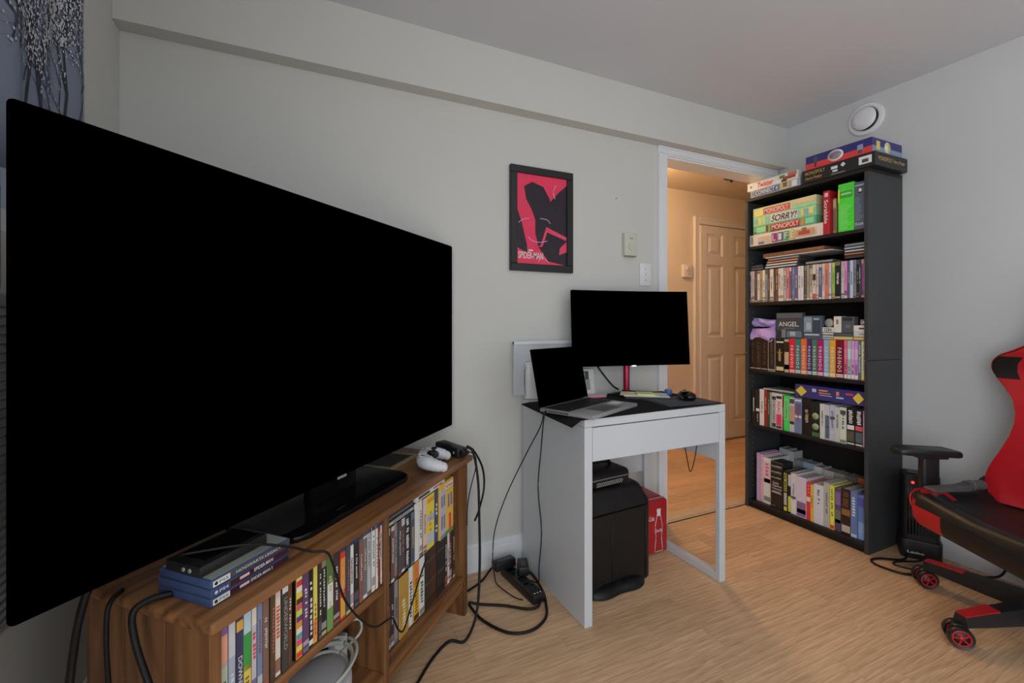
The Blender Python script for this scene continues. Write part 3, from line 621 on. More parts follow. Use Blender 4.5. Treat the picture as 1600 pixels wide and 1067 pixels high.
for i in range(3):
    upbox('card_game_box', 'small black card box, %s from bottom atop the tall black box' % ordn(i), 'card game', 1.7265, 1.658, z, .031, .095, (24, 24, 25), x=SX+.002+.001*i, prints=[(.06, .9, .12, .24, (150, 150, 150)), (.5, .95, .3, .36, (120, 120, 120)), (.0, 1, .96, .995, (110, 110, 112))]); z += .0318
# a second row of books behind the front row
yb = 1.80
for i, (w, h, c, wd) in enumerate([(.05, .295, (140, 142, 146), 'grey'), (.035, .29, (150, 152, 156), 'pale grey'), (.05, .25, (110, 112, 116), 'mid grey'), (.06, .25, (120, 140, 155), 'bluish'), (.045, .243, (165, 165, 162), 'off-white'), (.06, .238, (150, 148, 142), 'beige-grey'), (.05, .238, (120, 118, 115), 'taupe'), (.06, .24, (90, 88, 86), 'dark grey'), (.045, .245, (180, 95, 60), 'orange'), (.05, .25, (150, 145, 140), 'light taupe')]):
    item('book', '%s book, %s from left in the back row on the bottom shelf' % (wd, ordn(i)), 'book', 'back row of books on the bottom shelf', (SX+.186, yb, SH[0]), ROTB, w, .084, h, c, (), None, kind='book'); yb -= w+.002
# --- board games in the top compartment
z = SH[4]+.0004
def game(label, y0, y1, h, d, rgb, prints, x=SX): 
    global z
    o = upbox('board_game_box', label, 'board game', y0, y1, z, h, d, rgb, x=x, prints=prints); z += h+.0006; return o
o = game('cream board game box with coloured LIFE tiles under the others in top compartment', 1.8575, 1.436, .066, .25, (186, 176, 168), [(.02, .05, .2, .85, (120, 115, 118)), (.12, .31, .12, .75, (160, 155, 150)), (.14, .22, .1, .3, (90, 85, 120)), (.2, .28, .45, .72, (175, 160, 110)), (.33, .41, .1, .85, (125, 45, 110)), (.42, .49, .1, .85, (70, 80, 120)), (.5, .57, .1, .85, (60, 140, 90)), (.58, .65, .1, .85, (175, 150, 60)), (.67, .9, .2, .75, (165, 130, 95)), (.7, .84, .3, .6, (150, 60, 60)), (.74, .8, .55, .85, (120, 90, 60))])
for k, s in enumerate('LIFE'): text(o, s, (.4215*(.37+.083*k), -.0045, .031), X3, Z3, .019, .036, WT)
o = game('pale green board game box with red title bar, second in the top compartment stack', 1.8345, 1.475, .047, .25, (92, 150, 110), [(.02, .1, .15, .3, (40, 50, 45)), (.06, .22, .2, .85, (120, 185, 140)), (.23, .26, .1, .9, (110, 35, 30)), (.30, .77, .12, .88, (165, 40, 42)), (.30, .77, .08, .14, (40, 30, 30)), (.8, .84, .1, .9, (190, 110, 60)), (.85, .98, .2, .8, (110, 190, 140))])
text(o, 'MONOPOLY', (.196, -.0035, .0235), X3, Z3, .155, .027, WT)
o = game('green board game box with black SORRY lettering in the top compartment stack', 1.8355, 1.474, .053, .25, (130, 180, 140), [(.02, .1, .2, .8, (110, 160, 150)), (.1, .15, .15, .85, (190, 180, 90)), (.16, .22, .15, .85, (150, 195, 130)), (.23, .28, .15, .85, (120, 165, 160)), (.31, .74, .06, .94, (205, 205, 190)), (.79, .83, .15, .85, (190, 180, 90)), (.84, .89, .1, .8, (110, 150, 170)), (.9, .97, .2, .85, (190, 185, 110))])
text(o, 'SORRY!', (.19, -.004, .0265), X3, Z3, .142, .036, BK, slant=.25)
o = game('pale yellow-green board game box topmost of the stack in the top compartment', 1.836, 1.473, .052, .25, (160, 175, 135), [(.02, .18, .1, .7, (185, 185, 110)), (.18, .62, .12, .82, (175, 70, 65)), (.66, .98, .45, .92, (205, 165, 125)), (.66, .98, .05, .4, (130, 180, 140))])
text(o, 'MONOPOLY', (.145, -.0025, .024), X3, Z3, .145, .026, WT)
z = SH[4]
o = upbox('board_game_box', 'dark red word game box standing upright beside the green boxes', 'board game', 1.4345, 1.404, SH[4], .222, .2, (140, 18, 36), x=SX-.006, prints=[(.25, .8, .86, .95, (190, 150, 155))])
text(o, 'Scrabble', (.0153, -.001, .115), -Z3, X3, .12, .018, WT)
o = upbox('wooden_game_box', 'tan wooden game board leaning between red box and green box', 'board game', 1.402, 1.386, SH[4], .18, .18, (150, 125, 90), x=SX+.02, prints=[(.1, .9, .75, .95, (175, 155, 110)), (.1, .9, .1, .7, (115, 95, 72))])
o = upbox('wooden_game_box', 'brown wooden tray leaning beside the bright green box', 'board game', 1.385, 1.370, SH[4], .205, .17, (115, 92, 66), x=SX+.03, prints=[(.1, .9, .6, .95, (150, 128, 88))])
o = upbox('game_console_box', 'tall bright green box with white text in the top compartment', 'box', 1.3655, 1.2945, SH[4], .238, .19, (58, 190, 45), prints=[(0, .09, .62, .9, (190, 200, 60)), (.12, .9, .7, .84, (50, 130, 50)), (.2, .85, .76, .8, (120, 200, 110)), (.1, .9, .88, .96, (70, 170, 60))]+[(.1, .1+.2*random.uniform(2.5, 4), .05+.035*k, .068+.035*k, (110, 215, 100)) for k in range(15)])
o = upbox('router_box', 'slate grey router carton with white crest at right of top compartment', 'box', 1.2925, 1.2455, SH[4], .228, .18, (66, 76, 92), prints=[(.02, .98, .92, .94, (150, 155, 165)), (.35, .75, .76, .88, (25, 28, 34)), (.42, .68, .79, .86, (190, 192, 198))]+[(.1, .1+.2*random.uniform(2, 4), .2+.035*k, .21+.035*k, (110, 120, 135)) for k in range(14)])
text(o, 'D-Link', (.0235, -.0015, .026), X3, Z3, .036, .013, WT)
# --- games on top of the bookcase
z = BH+.0004
o = game('long black board game box with gold title on top of the bookcase', 1.535, 1.195, .066, .28, (24, 23, 25), [(.43, .52, .5, .72, (200, 200, 200)), (.45, .52, .28, .42, (190, 190, 190)), (.43, .62, .1, .16, (120, 120, 120)), (.8, .96, .25, .8, (190, 190, 192)), (.84, .92, .35, .6, (60, 60, 62))], x=BX-.004)
text(o, 'MONOPOLY', (.068, -.002, .046), X3, Z3, .10, .018, GOLD); text(o, 'Harry Potter', (.062, -.002, .018), X3, Z3, .085, .020, GOLD)
t = NB(); v = [t.verts.new(p) for p in ((.19, -.001, .044), (.202, -.001, .032), (.214, -.001, .044), (.202, -.001, .056))]; t.faces.new(v); obj('diamond_print', t, WT, o)
text(o, 'MONOPOLY', (.341, .085, .036), Y3, Z3, .12, .02, GOLD); text(o, 'Harry Potter', (.341, .205, .034), Y3, Z3, .10, .022, GOLD)
sd = mat('game_side_grey', (.10, .10, .105), .5, var=.1)
o = game('navy and red board game box topmost on the bookcase', 1.520, 1.212, .071, .26, (36, 38, 92), [(.0, 1, .0, .44, (178, 52, 50)), (.13, .2, .4, .85, (60, 62, 70)), (.15, .18, .1, .4, (60, 40, 40)), (.8, .88, .35, .7, (110, 125, 150)), (.81, .86, .12, .35, (70, 60, 60))], x=BX+.004)
t = NB(); lathe(t, [(0, 0), (1, 0), (1, .0006), (0, .0006)], 28, Matrix.Translation((.148, -.0016, .036)) @ Matrix.Rotation(R(90), 4, 'X') @ Matrix.Diagonal((.037, .028, 1, 1))); obj('oval_logo', t, pm((205, 200, 180)), o)
t = NB(); lathe(t, [(0, 0), (1, 0), (1, .0006), (0, .0006)], 28, Matrix.Translation((.148, -.0024, .036)) @ Matrix.Rotation(R(90), 4, 'X') @ Matrix.Diagonal((.029, .018, 1, 1))); obj('oval_logo_center', t, pm((120, 105, 120)), o)
t = NB(); quad(t, (.3082, .13, .018), Y3, Z3, .255, .030); obj('side_print', t, pm((105, 118, 140)), o)
t = NB(); quad(t, (.3086, .05, .038), Y3, Z3, .03, .04); obj('star_print', t, pm((190, 160, 80)), o)
t = NB(); lathe(t, [(0, 0), (.027, 0), (.027, .0006), (0, .0006)], 24, Matrix.Translation((.3086, .13, .037)) @ Matrix.Rotation(R(90), 4, 'Y')); obj('round_logo', t, pm((190, 180, 140)), o)
z = BH+.0004
o = game('pale blue board game box with white lettering on the bookcase left end', 1.842, 1.548, .042, .24, (120, 138, 152), [(.03, .1, .2, .8, (95, 110, 130)), (.1, .6, .12, .88, (70, 90, 118)), (.64, .8, .1, .98, (165, 150, 90)), (.68, .76, .3, .9, (90, 85, 70)), (.85, .95, .1, .9, (190, 190, 195))], x=BX+.0)
text(o, 'CONNECT 4', (.103, -.003, .021), X3, Z3, .135, .025, WT)
o = game('white board game box with red script title on the bookcase left end', 1.866, 1.562, .047, .24, (190, 184, 178), [(.06, .1, .35, .65, (110, 105, 105)), (.66, .76, .5, .85, (70, 110, 70)), (.72, .96, .25, .6, (130, 60, 50)), (.82, .98, .55, .95, (150, 95, 75)), (.7, .8, .05, .3, (60, 50, 45))], x=BX+.004)
text(o, 'Twister', (.115, -.002, .0235), X3, Z3, .10, .03, pm((185, 40, 45)), slant=.12)

# ------------------------------------------------------------------ TV cabinet (set across the corner)
CU = 1.01; CD = .335; CH = .600; A45 = R(45)
CP = Vector((-.134, .913, 0))
cb = tag(empty('tv_cabinet', CP, A45), 'brown wooden TV cabinet set across the corner under the television', 'cabinet')
Tt = .022
bm = NB(); box(bm, (-.014, -.022, CH-Tt), (CU+.006, CD, CH), bev=.008, seg=3); obj('top_board', bm, CABW, cb, smooth=True)
for x0 in (0, CU-.022):
    nb = 3
    for k in range(nb):
        bm = NB(); box(bm, (x0, .001+CD*k/nb+(.0006 if k else 0), 0), (x0+.022, CD*(k+1)/nb-.001, CH-Tt-.0004), bev=.001, seg=1); obj('side_board', bm, CABV, cb)
DV0, DV1 = .494, .514
bm = NB(); box(bm, (DV0, .002, .045), (DV1, CD-.012, CH-Tt-.0004), bev=.0015, seg=1); obj('divider', bm, CABV, cb)
bm = NB(); box(bm, (.0225, .004, .366), (DV0-.0004, CD-.014, .3875), bev=.003); obj('shelf', bm, CABW, cb)
bm = NB(); box(bm, (.0225, .004, .125), (DV0-.0004, CD-.014, .1465), bev=.002); obj('bottom_board', bm, CABW, cb)
bm = NB(); box(bm, (DV1+.0004, .004, .125), (CU-.0225, CD-.014, .1465), bev=.003); obj('bottom_board', bm, CABW, cb)
bm = NB(); box(bm, (.0225, .012, .055), (CU-.0225, .03, .1245), bev=.003) if 0 else box(bm, (DV1+.0004, .008, .098), (CU-.0225, .024, .1245), bev=.003); obj('front_rail', bm, CABW, cb)
bm = NB(); box(bm, (.0225, CD-.012, .1), (CU-.0225, CD-.006, CH-Tt-.0006)); obj('back_board', bm, CABW, cb)
bm = NB()
for xx in (CU-.022,):
    for k in range(11): lathe(bm, [(.0028, 0), (.0028, .0006), (.0012, .0008)], 8, Matrix.Translation((xx, .045, .19+.032*k)) @ Matrix.Rotation(R(-90), 4, 'Y'))
tag(obj('shelf_pin_holes', bm, mat('pin_hole_rim2', (.3, .24, .2), .4, metal=.3, var=.05), cb), kind='stuff')
def cabw(u, w, z): return (CP.x+(u-w)*.70711, CP.y+(u+w)*.70711, z)
ku = lambda u: .024+(u-.035)*(.4925-.024)/(.512-.035)
L1 = [.035, .051, .066, .082, .1, .112, .125, .141, .154, .169, .186, .198]
L2 = [.206, .224, .243, .257, .271, .281, .298, .319, .342, .361, .379, .394, .413, .429, .447, .464, .48, .49, .501, .5115]
LC = [((150, 135, 130), 'pink and sage'), ((135, 145, 160), 'hazy blue'), ((48, 50, 80), 'navy'), ((110, 140, 130), 'green and sky blue'), ((160, 155, 160), 'white with red title'), ((95, 110, 140), 'mid blue'), ((105, 80, 70), 'brown-pink'), ((75, 55, 40), 'dark brown'), ((185, 175, 165), 'white and rust'), ((50, 50, 50), 'charcoal'), ((85, 52, 32), 'chestnut'),
      ((200, 140, 60), 'rainbow striped'), ((80, 55, 90), 'violet'), ((28, 25, 25), 'black letter-spaced'), ((205, 140, 60), 'amber'), ((50, 40, 32), 'dark tawny'), ((22, 28, 34), 'blue-black'), ((95, 125, 70), 'green and white'), ((50, 42, 44), 'dark plum'), ((180, 50, 35), 'red and orange'), ((55, 60, 72), 'slate'), ((190, 192, 198), 'white'), ((32, 32, 35), 'black'), ((110, 72, 66), 'dusky red'), ((90, 88, 92), 'grey'), ((150, 150, 152), 'silver'), ((175, 178, 178), 'frost white'), ((185, 180, 165), 'ivory'), ((105, 45, 42), 'wine red'), ((180, 178, 180), 'chalk white'), ((60, 72, 100), 'dark blue')]
edges = [(L1[i], L1[i+1]) for i in range(11)]+[(L2[i], L2[i+1]) for i in range(len(L2)-1)]+[]
edges = edges[:len(LC)]
for i, ((a, b), (rgb, wd)) in enumerate(zip(edges, LC)):
    u0, u1 = ku(a), ku(b); w = u1-u0-.0005; bands, bars = rnd_bands(rgb), rnd_bars(rgb); h = .1855; tx = None
    if i == 0: bands = [(.86, .97, (110, 80, 130)), (.6, .85, (205, 130, 110)), (.05, .55, (140, 155, 135))]; bars = ((70, 80, 65), .08, .5, 6, .45)
    if i == 1: bands = [(.6, .97, (165, 165, 170))]; bars = ((170, 180, 190), .1, .45, 7, .4)
    if i == 2: bands = [(.8, .9, (190, 140, 60))]; bars = None; tx = ('DOWNTON', WT, .12, .55)
    if i == 3: bands = [(.02, .4, (190, 165, 70)), (.35, .72, (50, 130, 60)), (.72, .97, (150, 170, 190))]; bars = ((120, 90, 40), .04, .3, 5, .5)
    if i == 4: bars = ((185, 60, 75), .4, .68, 7, .55); bands = [(.75, .92, (190, 175, 165)), (.02, .2, (95, 90, 120))]
    if i == 8: bars = ((170, 75, 45), .42, .78, 9, .6); bands = [(.06, .2, (120, 85, 70)), (.86, .97, (190, 160, 155))]
    if i == 9: bars = None; bands = [(.87, .95, (190, 190, 190))]; tx = ('UNDERWORLD', mat('grey_ink', (.36, .36, .35), .5, var=.02), .25, .82)
    if i == 11:
        cs = [(205, 50, 45), (225, 190, 70), (190, 60, 110), (70, 130, 140), (230, 225, 215), (220, 120, 50), (90, 45, 100), (150, 190, 80), (215, 70, 90), (60, 40, 40), (235, 170, 60), (200, 200, 195), (180, 40, 60), (240, 210, 120)]
        bands = [(.03+.067*k, .03+.067*k+.06, c) for k, c in enumerate(cs)]; bars = None
    if i == 13: bands = [(.04, .1, (190, 185, 180))]; bars = ((225, 222, 215), .14, .8, 10, .42)
    if i == 14: bands = [(.3, .95, (218, 175, 85)), (.05, .28, (205, 120, 70))]; bars = ((150, 75, 50), .1, .55, 8, .35)
    if i == 17: bands = [(.3, .6, (190, 195, 185)), (.65, .95, (70, 95, 50))]
    if i == 19: bands = [(.05, .3, (225, 140, 60)), (.4, .8, (215, 120, 55))]
    if i > 18: bands = bands+[(.88, .985, (40, 55, 90))]
    o = item('dvd_case', '%s DVD case, %s from left on the TV cabinet shelf' % (wd, ordn(i)), 'DVD case', 'DVD cases on the TV cabinet shelf', cabw(u0+.0002, .006+random.uniform(0, .004), .3882), A45, w, .135, h, rgb, bands, bars)
    if tx: spine_text(o, tx[0], w, h, tx[2], tx[3], tx[1], .55, .001)
# right-hand bay, lower row then upper row standing on it
kr = lambda u: DV1+.0012+(u-.55)*(.985-DV1-.0012)/(.99-.55)
RL = [(.551, .570, (45, 42, 45), 'charcoal', 'dvd'), (.570, .586, (40, 38, 40), 'black', 'dvd'), (.586, .604, (52, 44, 42), 'dark brown', 'dvd'), (.604, .622, (40, 36, 38), 'dark grey', 'dvd'), (.622, .640, (120, 112, 122), 'lilac-grey', 'dvd'), (.641, .692, (160, 130, 62), 'wide gold', 'dvd'), (.693, .717, (205, 200, 190), 'white', 'dvd'), (.717, .749, (215, 150, 50), 'orange and yellow', 'dvd'), (.749, .78, (200, 202, 195), 'white green-titled', 'dvd'), (.78, .816, (45, 36, 32), 'dark leathery', 'book'), (.816, .853, (62, 38, 30), 'brown leathery', 'book'), (.853, .906, (36, 33, 34), 'wide black leathery', 'book'), (.906, .926, (40, 38, 38), 'thin black', 'dvd'), (.926, .944, (175, 170, 165), 'thin white', 'dvd'), (.945, .966, (90, 40, 36), 'dark red', 'dvd'), (.966, .983, (45, 42, 42), 'ebony', 'dvd')]
for i, (a, b, rgb, wd, kd) in enumerate(RL):
    u0, u1 = kr(a), kr(b); w = u1-u0-.0005; bands, bars = rnd_bands(rgb), rnd_bars(rgb); tx = None
    if i < 4: bands = [(.03, .1, (150, 148, 146)), (.12, .2, (110, 90, 85))]
    if i == 5: bands = [(.0, .99, (150, 118, 55))]; bars = None; tx = ((200, 180, 120), 9)
    if i == 6: bands = []; bars = ((60, 58, 55), .15, .75, 11, .45)
    if i == 7: bands = [(.6, .97, (215, 105, 45)), (.03, .12, (70, 40, 25))]; bars = ((120, 80, 30), .15, .72, 11, .5)
    if i == 8: bands = [(.03, .12, (110, 120, 90))]; bars = ((45, 70, 45), .2, .8, 11, .45)
    if kd == 'book': bands = [(.12, .14, (20, 16, 14)), (.42, .44, (85, 62, 46)), (.8, .82, (85, 62, 46))]; bars = None
    if i == 5: bars = ((215, 200, 150), .1, .6, 9, .3)
    item('dvd_case' if kd == 'dvd' else 'book', '%s %s, %s from left in the cabinet bay lower row' % (wd, 'DVD case' if kd == 'dvd' else 'box set', ordn(i)), 'DVD case' if kd == 'dvd' else 'box set', 'lower row in the right bay of the TV cabinet', cabw(u0+.0002, .035+random.uniform(0, .005), .1472), A45, w, .135, .190 if i != 5 else .188, rgb, bands, bars, kind=kd)
RU = [(.551, .569, (60, 58, 60), 'dark grey', 0), (.569, .586, (85, 66, 62), 'brown-grey', 0), (.586, .603, (48, 46, 50), 'charcoal', 0), (.603, .620, (95, 66, 60), 'rust-grey', 0), (.620, .637, (110, 108, 112), 'silver-grey', 0), (.637, .655, (64, 62, 66), 'graphite', 0), (.655, .675, (70, 58, 60), 'dark plum', 0), (.675, .700, (42, 42, 45), 'black white-lettered', 0), (.700, .722, (66, 68, 75), 'slate', 0), (.723, .75, (195, 196, 198), 'white', 0), (.75, .768, (180, 185, 170), 'white and green', 0), (.768, .79, (190, 160, 155), 'pale pink', 0), (.79, .838, (226, 170, 52), 'wide yellow', 0), (.838, .864, (52, 60, 88), 'navy', 0)]
zr = .1472+.1905
for i, (a, b, rgb, wd, _) in enumerate(RU):
    u0, u1 = kr(a), kr(b); w = u1-u0-.0005; bands, bars = rnd_bands(rgb), rnd_bars(rgb); h = .170 if i < 9 else .186
    if i == 7: bars = ((215, 212, 208), .08, .92, 20, .5)
    if i == 9: bands = [(.0, .99, (205, 205, 206))]; bars = None
    if i == 12: bands = [(.1, .3, (150, 160, 170)), (.5, .62, (120, 150, 180)), (.85, .92, (190, 120, 50))]; bars = ((190, 120, 50), .3, .8, 5, .3)
    if i == 13: bands = []; bars = ((190, 195, 205), .2, .75, 7, .4)
    item('dvd_case', '%s DVD case, %s from left in the cabinet bay upper row' % (wd, ordn(i)), 'DVD case', 'upper row in the right bay of the TV cabinet', cabw(u0+.0002, .035+random.uniform(0, .004), zr), A45, w, .135, h, rgb, bands, bars)
u0 = kr(.8655); w = .100
o = obj('house_box_set', box(NB(), (0, 0, 0), (w, .12, .195), bev=.0015, seg=1), pm((185, 150, 66)), None, cabw(u0, .03, zr), A45)
tag(o, 'yellow house-shaped box set with grey windows at the cabinet bay right', 'box set')
t = NB(); mats = [pm((150, 150, 168)), pm((190, 60, 50)), pm((70, 120, 70)), pm((215, 212, 205)), pm((95, 95, 125)), pm((225, 190, 80))]
for u, v, ww, hh, mi in ((.2, .45, .36, .86, 0), (.12, .68, .1, .2, 4), (.29, .68, .1, .2, 4), (.12, .3, .1, .24, 4), (.29, .3, .1, .24, 4), (.62, .62, .1, .24, 4), (.82, .62, .1, .24, 4), (.72, .22, .16, .3, 1), (.5, .05, .98, .07, 2), (.66, .9, .62, .1, 3)): quad(t, (u*w, -.0003 if mi in (0, 2, 3) else -.0007, v*.195), X3, Z3, ww*w, hh*.195, mi)
obj('facade_print', t, mats, o)
text(o, 'Full House', (.66*w, -.0014, .9*.195), X3, Z3, .05, .012, pm((170, 40, 40)))
z = zr+.1708
for i, (rgb, e, wd) in enumerate([((50, 50, 55), (150, 152, 150), 'lower grey'), ((32, 32, 38), (70, 76, 88), 'middle dark'), ((60, 60, 60), (170, 172, 165), 'upper pale')]):
    bm = NB(); box(bm, (0, 0, 0), (.178, .136, .0145), bev=.0012, seg=1); o = obj('dvd_case', bm, pm(rgb), None, cabw(DV1+.002, .036+.002*i, z), A45)
    tag(o, '%s DVD case lying flat above the upper row in the cabinet bay' % wd, 'DVD case', 'flat cases in the TV cabinet bay')
    t = NB(); quad(t, (.089, 0, .0073), X3, Z3, .168, .008); quad(t, (.11, -.0004, .0073), X3, Z3, .09, .003, 1); obj('edge_print', t, [pm(e), pm((90, 90, 95))], o); z += .0149
bm = NB(); box(bm, (0, 0, 0), (.19, .1, .019), bev=.0015, seg=1); o = obj('game_case', bm, pm((195, 196, 198)), None, cabw(kr(.726), .034, zr+.1875), A45)
tag(o, 'white flat game case lying on the upper row in the cabinet bay', 'game case')
t = NB(); quad(t, (.05, 0, .0095), X3, Z3, .07, .009); quad(t, (.14, 0, .0095), X3, Z3, .06, .005, 1); obj('edge_print', t, [pm((60, 62, 66)), pm((150, 90, 90))], o)
# router and cables in the lower left bay
rt = tag(empty('modem_router', cabw(.330, .105, .1472), A45), 'pale grey oval modem under a coil of cables in the cabinet', 'modem')
bm = NB(); prism(bm, [(.105*math.cos(R(a)), .095*math.sin(R(a))) for a in range(0, 360, 12)], .072, bev=.01); obj('housing', bm, mat('grey_modem_plastic', (.55, .56, .60), .4, var=.03), rt, smooth=True)
bm = NB(); lathe(bm, [(0, 0), (1, 0), (.9, .004), (0, .005)], 30, Matrix.Translation((0, 0, .0722)) @ Matrix.Diagonal((.09, .08, 1, 1))); obj('lid', bm, mat('grey_modem_lid', (.60, .61, .65), .3, var=.03), rt, smooth=True)
WC = mat('white_cable_jacket', (.50, .52, .47), .5, var=.05)
bm = NB()
for k in range(4):
    r1, r2, dz = .085+.011*k, .062+.006*k, .012*k
    tube(bm, [(r1*math.cos(R(a))+.008*math.sin(k*2), r2*math.sin(R(a))-.02, .078+dz*.55+.003*math.sin(R(a*2+60*k))) for a in range(0, 372, 20)], .0042, 7, 3)
tube(bm, [(.095, -.03, .085), (.128, -.05, .11), (.126, -.05, .145), (.10, -.03, .15), (.075, .0, .125)], .0035, 7)
tag(obj('cable_coil', bm, WC, None, cabw(.330, .105, .1592), A45), 'coil of off-white network cable lying on the grey modem', 'cable')
bm = NB(); box(bm, (-.025, -.012, 0), (.025, .012, .085), bev=.003); o = obj('power_adapter', bm, WPLAST, None, cabw(.466, .135, .1472), A45, smooth=True); tag(o, 'white square power adapter standing behind the modem in the cabinet', 'adapter')
bm = NB(); box(bm, (-.012, -.0128, .05), (.012, -.012, .054)); obj('seam_mark', bm, pm((120, 120, 122)), o)

# ------------------------------------------------------------------ television
tv = tag(empty('television', cabw(.478, .133, CH+.0005), A45), 'huge black flat television on the corner cabinet', 'television')
TW, TH0, TH1 = 1.336, .070, .815
bm = NB(); box(bm, (-TW/2, 0, TH0), (TW/2, .018, TH1), bev=.006); obj('bezel', bm, BLACK, tv)
bm = NB(); box(bm, (-TW/2+.012, -.0008, TH0+.022), (TW/2-.012, .0, TH1-.012)); obj('screen', bm, BLACK, tv)
bm = NB(); box(bm, (-.45, .018, .14), (.45, .055, .62), bev=.015); obj('rear_housing', bm, BPLAST, tv, smooth=True)
bm = NB(); prism(bm, rrect(-.245, .245, -.08, .165, .05), .014, bev=.004); obj('stand_base', bm, BGLOSS, tv, smooth=True)
bm = NB(); box(bm, (-.09, .02, .012), (.09, .05, .2), bev=.008); obj('neck', bm, BGLOSS, tv, smooth=True)
bm = NB(); box(bm, (-.018, -.003, TH0-.003), (.018, -.0005, TH0+.004), bev=.001); tag(obj('logo_badge', bm, ALU, tv), 'small silver badge')

# ------------------------------------------------------------------ things on the cabinet
def case_flat(label, u, w_, z0, spine_rgb, tab, tabtxt, title, top_rgb, ang):
    e = tag(empty('game_case', cabw(u, w_, z0), A45+ang), label, 'game case', 'game cases stacked on the TV cabinet')
    blue = mat('blue_case_plastic', (.05, .085, .20), .25, var=.08, scale=30)
    bm = NB(); box(bm, (-.086, 0, 0), (.086, .135, .0152), bev=.002); obj('shell', bm, blue, e, smooth=True)
    bm = NB(); box(bm, (-.082, -.0006, .0025), (.082, .0002, .0127)); obj('spine_insert', bm, pm(spine_rgb), e)
    bm = NB(); box(bm, (-.082, .003, .0151), (.082, .131, .0157)); obj('cover_insert', bm, pm(top_rgb), e)
    bm = NB(); box(bm, (-.082, -.0010, .0025), (-.050, -.0004, .0127)); t = obj('platform_tab', bm, pm(tab), e)
    text(t, tabtxt, (-.062, -.0014, .0076), X3, Z3, .017, .0052, pm((70, 72, 78)) if sum(tab) > 400 else WT)
    bm = NB(); lathe(bm, [(0, 0), (.0032, 0), (.0032, .0004), (0, .0004)], 10, Matrix.Translation((-.0765, -.0010, .0076)) @ Matrix.Rotation(R(90), 4, 'X')); obj('round_mark', bm, BK if sum(tab) > 400 else WT, t)
    s, x, wd, hh, m = title; text(e, s, (x, -.0011, .0076), X3, Z3, wd, hh, m)
    if 'SPIDER' in s:
        bm = NB(); quad(bm, (-.020, -.0008, .0076), X3, Z3, .020, .005); obj('red_badge', bm, pm((200, 150, 155)), e)
    return e
case_flat('bottom game case with white tab of the blue stack on the cabinet', .103, .022, CH+.0005, (48, 18, 24), (190, 192, 192), 'PS5', ('SPIDER-MAN 2', .018, .050, .0058, pm((200, 195, 195))), (60, 60, 70), .0)
case_flat('middle game case with navy tab of the blue stack on the cabinet', .103, .022, CH+.0165, (52, 16, 24), (52, 62, 105), 'PS4', ('SPIDER-MAN', .022, .044, .0066, pm((210, 205, 205))), (60, 60, 70), .01)
case_flat('top game case with grey spine of the blue stack on the cabinet', .103, .021, CH+.0325, (58, 58, 58), (195, 198, 196), 'PS5', ('HOGWARTS LEGACY', .012, .100, .0052, pm((165, 165, 160))), (120, 125, 118), -.01)
cs_ = tag(empty('docking_box', cabw(.085, .090, CH+.0486), A45), 'small matte black console box lying on the stacked game cases', 'electronics')
bm = NB(); box(bm, (-.07, -.045, 0), (.07, .045, .020), bev=.003); obj('body', bm, BPLAST, cs_, smooth=True)
bm = NB(); box(bm, (-.05, -.035, .0202), (.06, .035, .022), bev=.001); obj('lid', bm, BGLOSS, cs_)
bm = NB()
for k in range(2): lathe(bm, [(.004, 0), (.004, .002), (.0015, .002)], 12, Matrix.Translation((-.07, -.02+.016*k, .010)) @ Matrix.Rotation(R(-90), 4, 'Y'))
obj('socket', bm, ALU, cs_)
# white game controller
gc = tag(empty('game_controller', (.402, 1.545, CH+.0006), R(68)), 'white and black game controller near the cabinet right end', 'game controller')
bm = NB()
blob(bm, (0, 0, .032), (.062, .034, .019), p=.8); 
for sx in (-1, 1):
    tube(bm, [(sx*.045, .008, .032), (sx*.060, -.010, .031), (sx*.068, -.036, .026), (sx*.066, -.062, .020)], [.021, .022, .022, .0205, .019, .016], 12, 5)
    blob(bm, (sx*.066, -.064, .019), (.016, .014, .016))
obj('shell', bm, mat('white_controller_plastic', (.66, .68, .72), .45, var=.02, scale=60), gc, smooth=True)
bm = NB(); blob(bm, (0, -.016, .042), (.036, .026, .010), p=.8); obj('center_plate', bm, BPLAST, gc, smooth=True)
bm = NB(); box(bm, (-.026, .0, .047), (.026, .026, .0525), bev=.003); obj('touchpad', bm, mat('white_touchpad', (.6, .62, .66), .5, var=.02), gc, smooth=True)
for sx in (-1, 1):
    bm = NB(); lathe(bm, [(.005, 0), (.005, .008), (.010, .010), (.010, .014), (.006, .013), (0, .012)], 18, Matrix.Translation((sx*.022, -.022, .046))); obj('thumbstick', bm, BPLAST, gc, smooth=True)
bm = NB()
for dx, dy in ((.011, 0), (-.011, 0), (0, .011), (0, -.011)): lathe(bm, [(.0045, 0), (.0045, .003), (0, .0035)], 12, Matrix.Translation((.045+dx, .008+dy, .049)))
obj('face_buttons', bm, mat('clear_button', (.6, .6, .62), .2, var=.02), gc, smooth=True)
bm = NB(); box(bm, (-.058, .004, .0495), (-.034, .012, .053), bev=.001); box(bm, (-.050, -.004, .0495), (-.042, .020, .053), bev=.001); obj('direction_pad', bm, mat('clear_button', (.6, .6, .62), .2), gc)
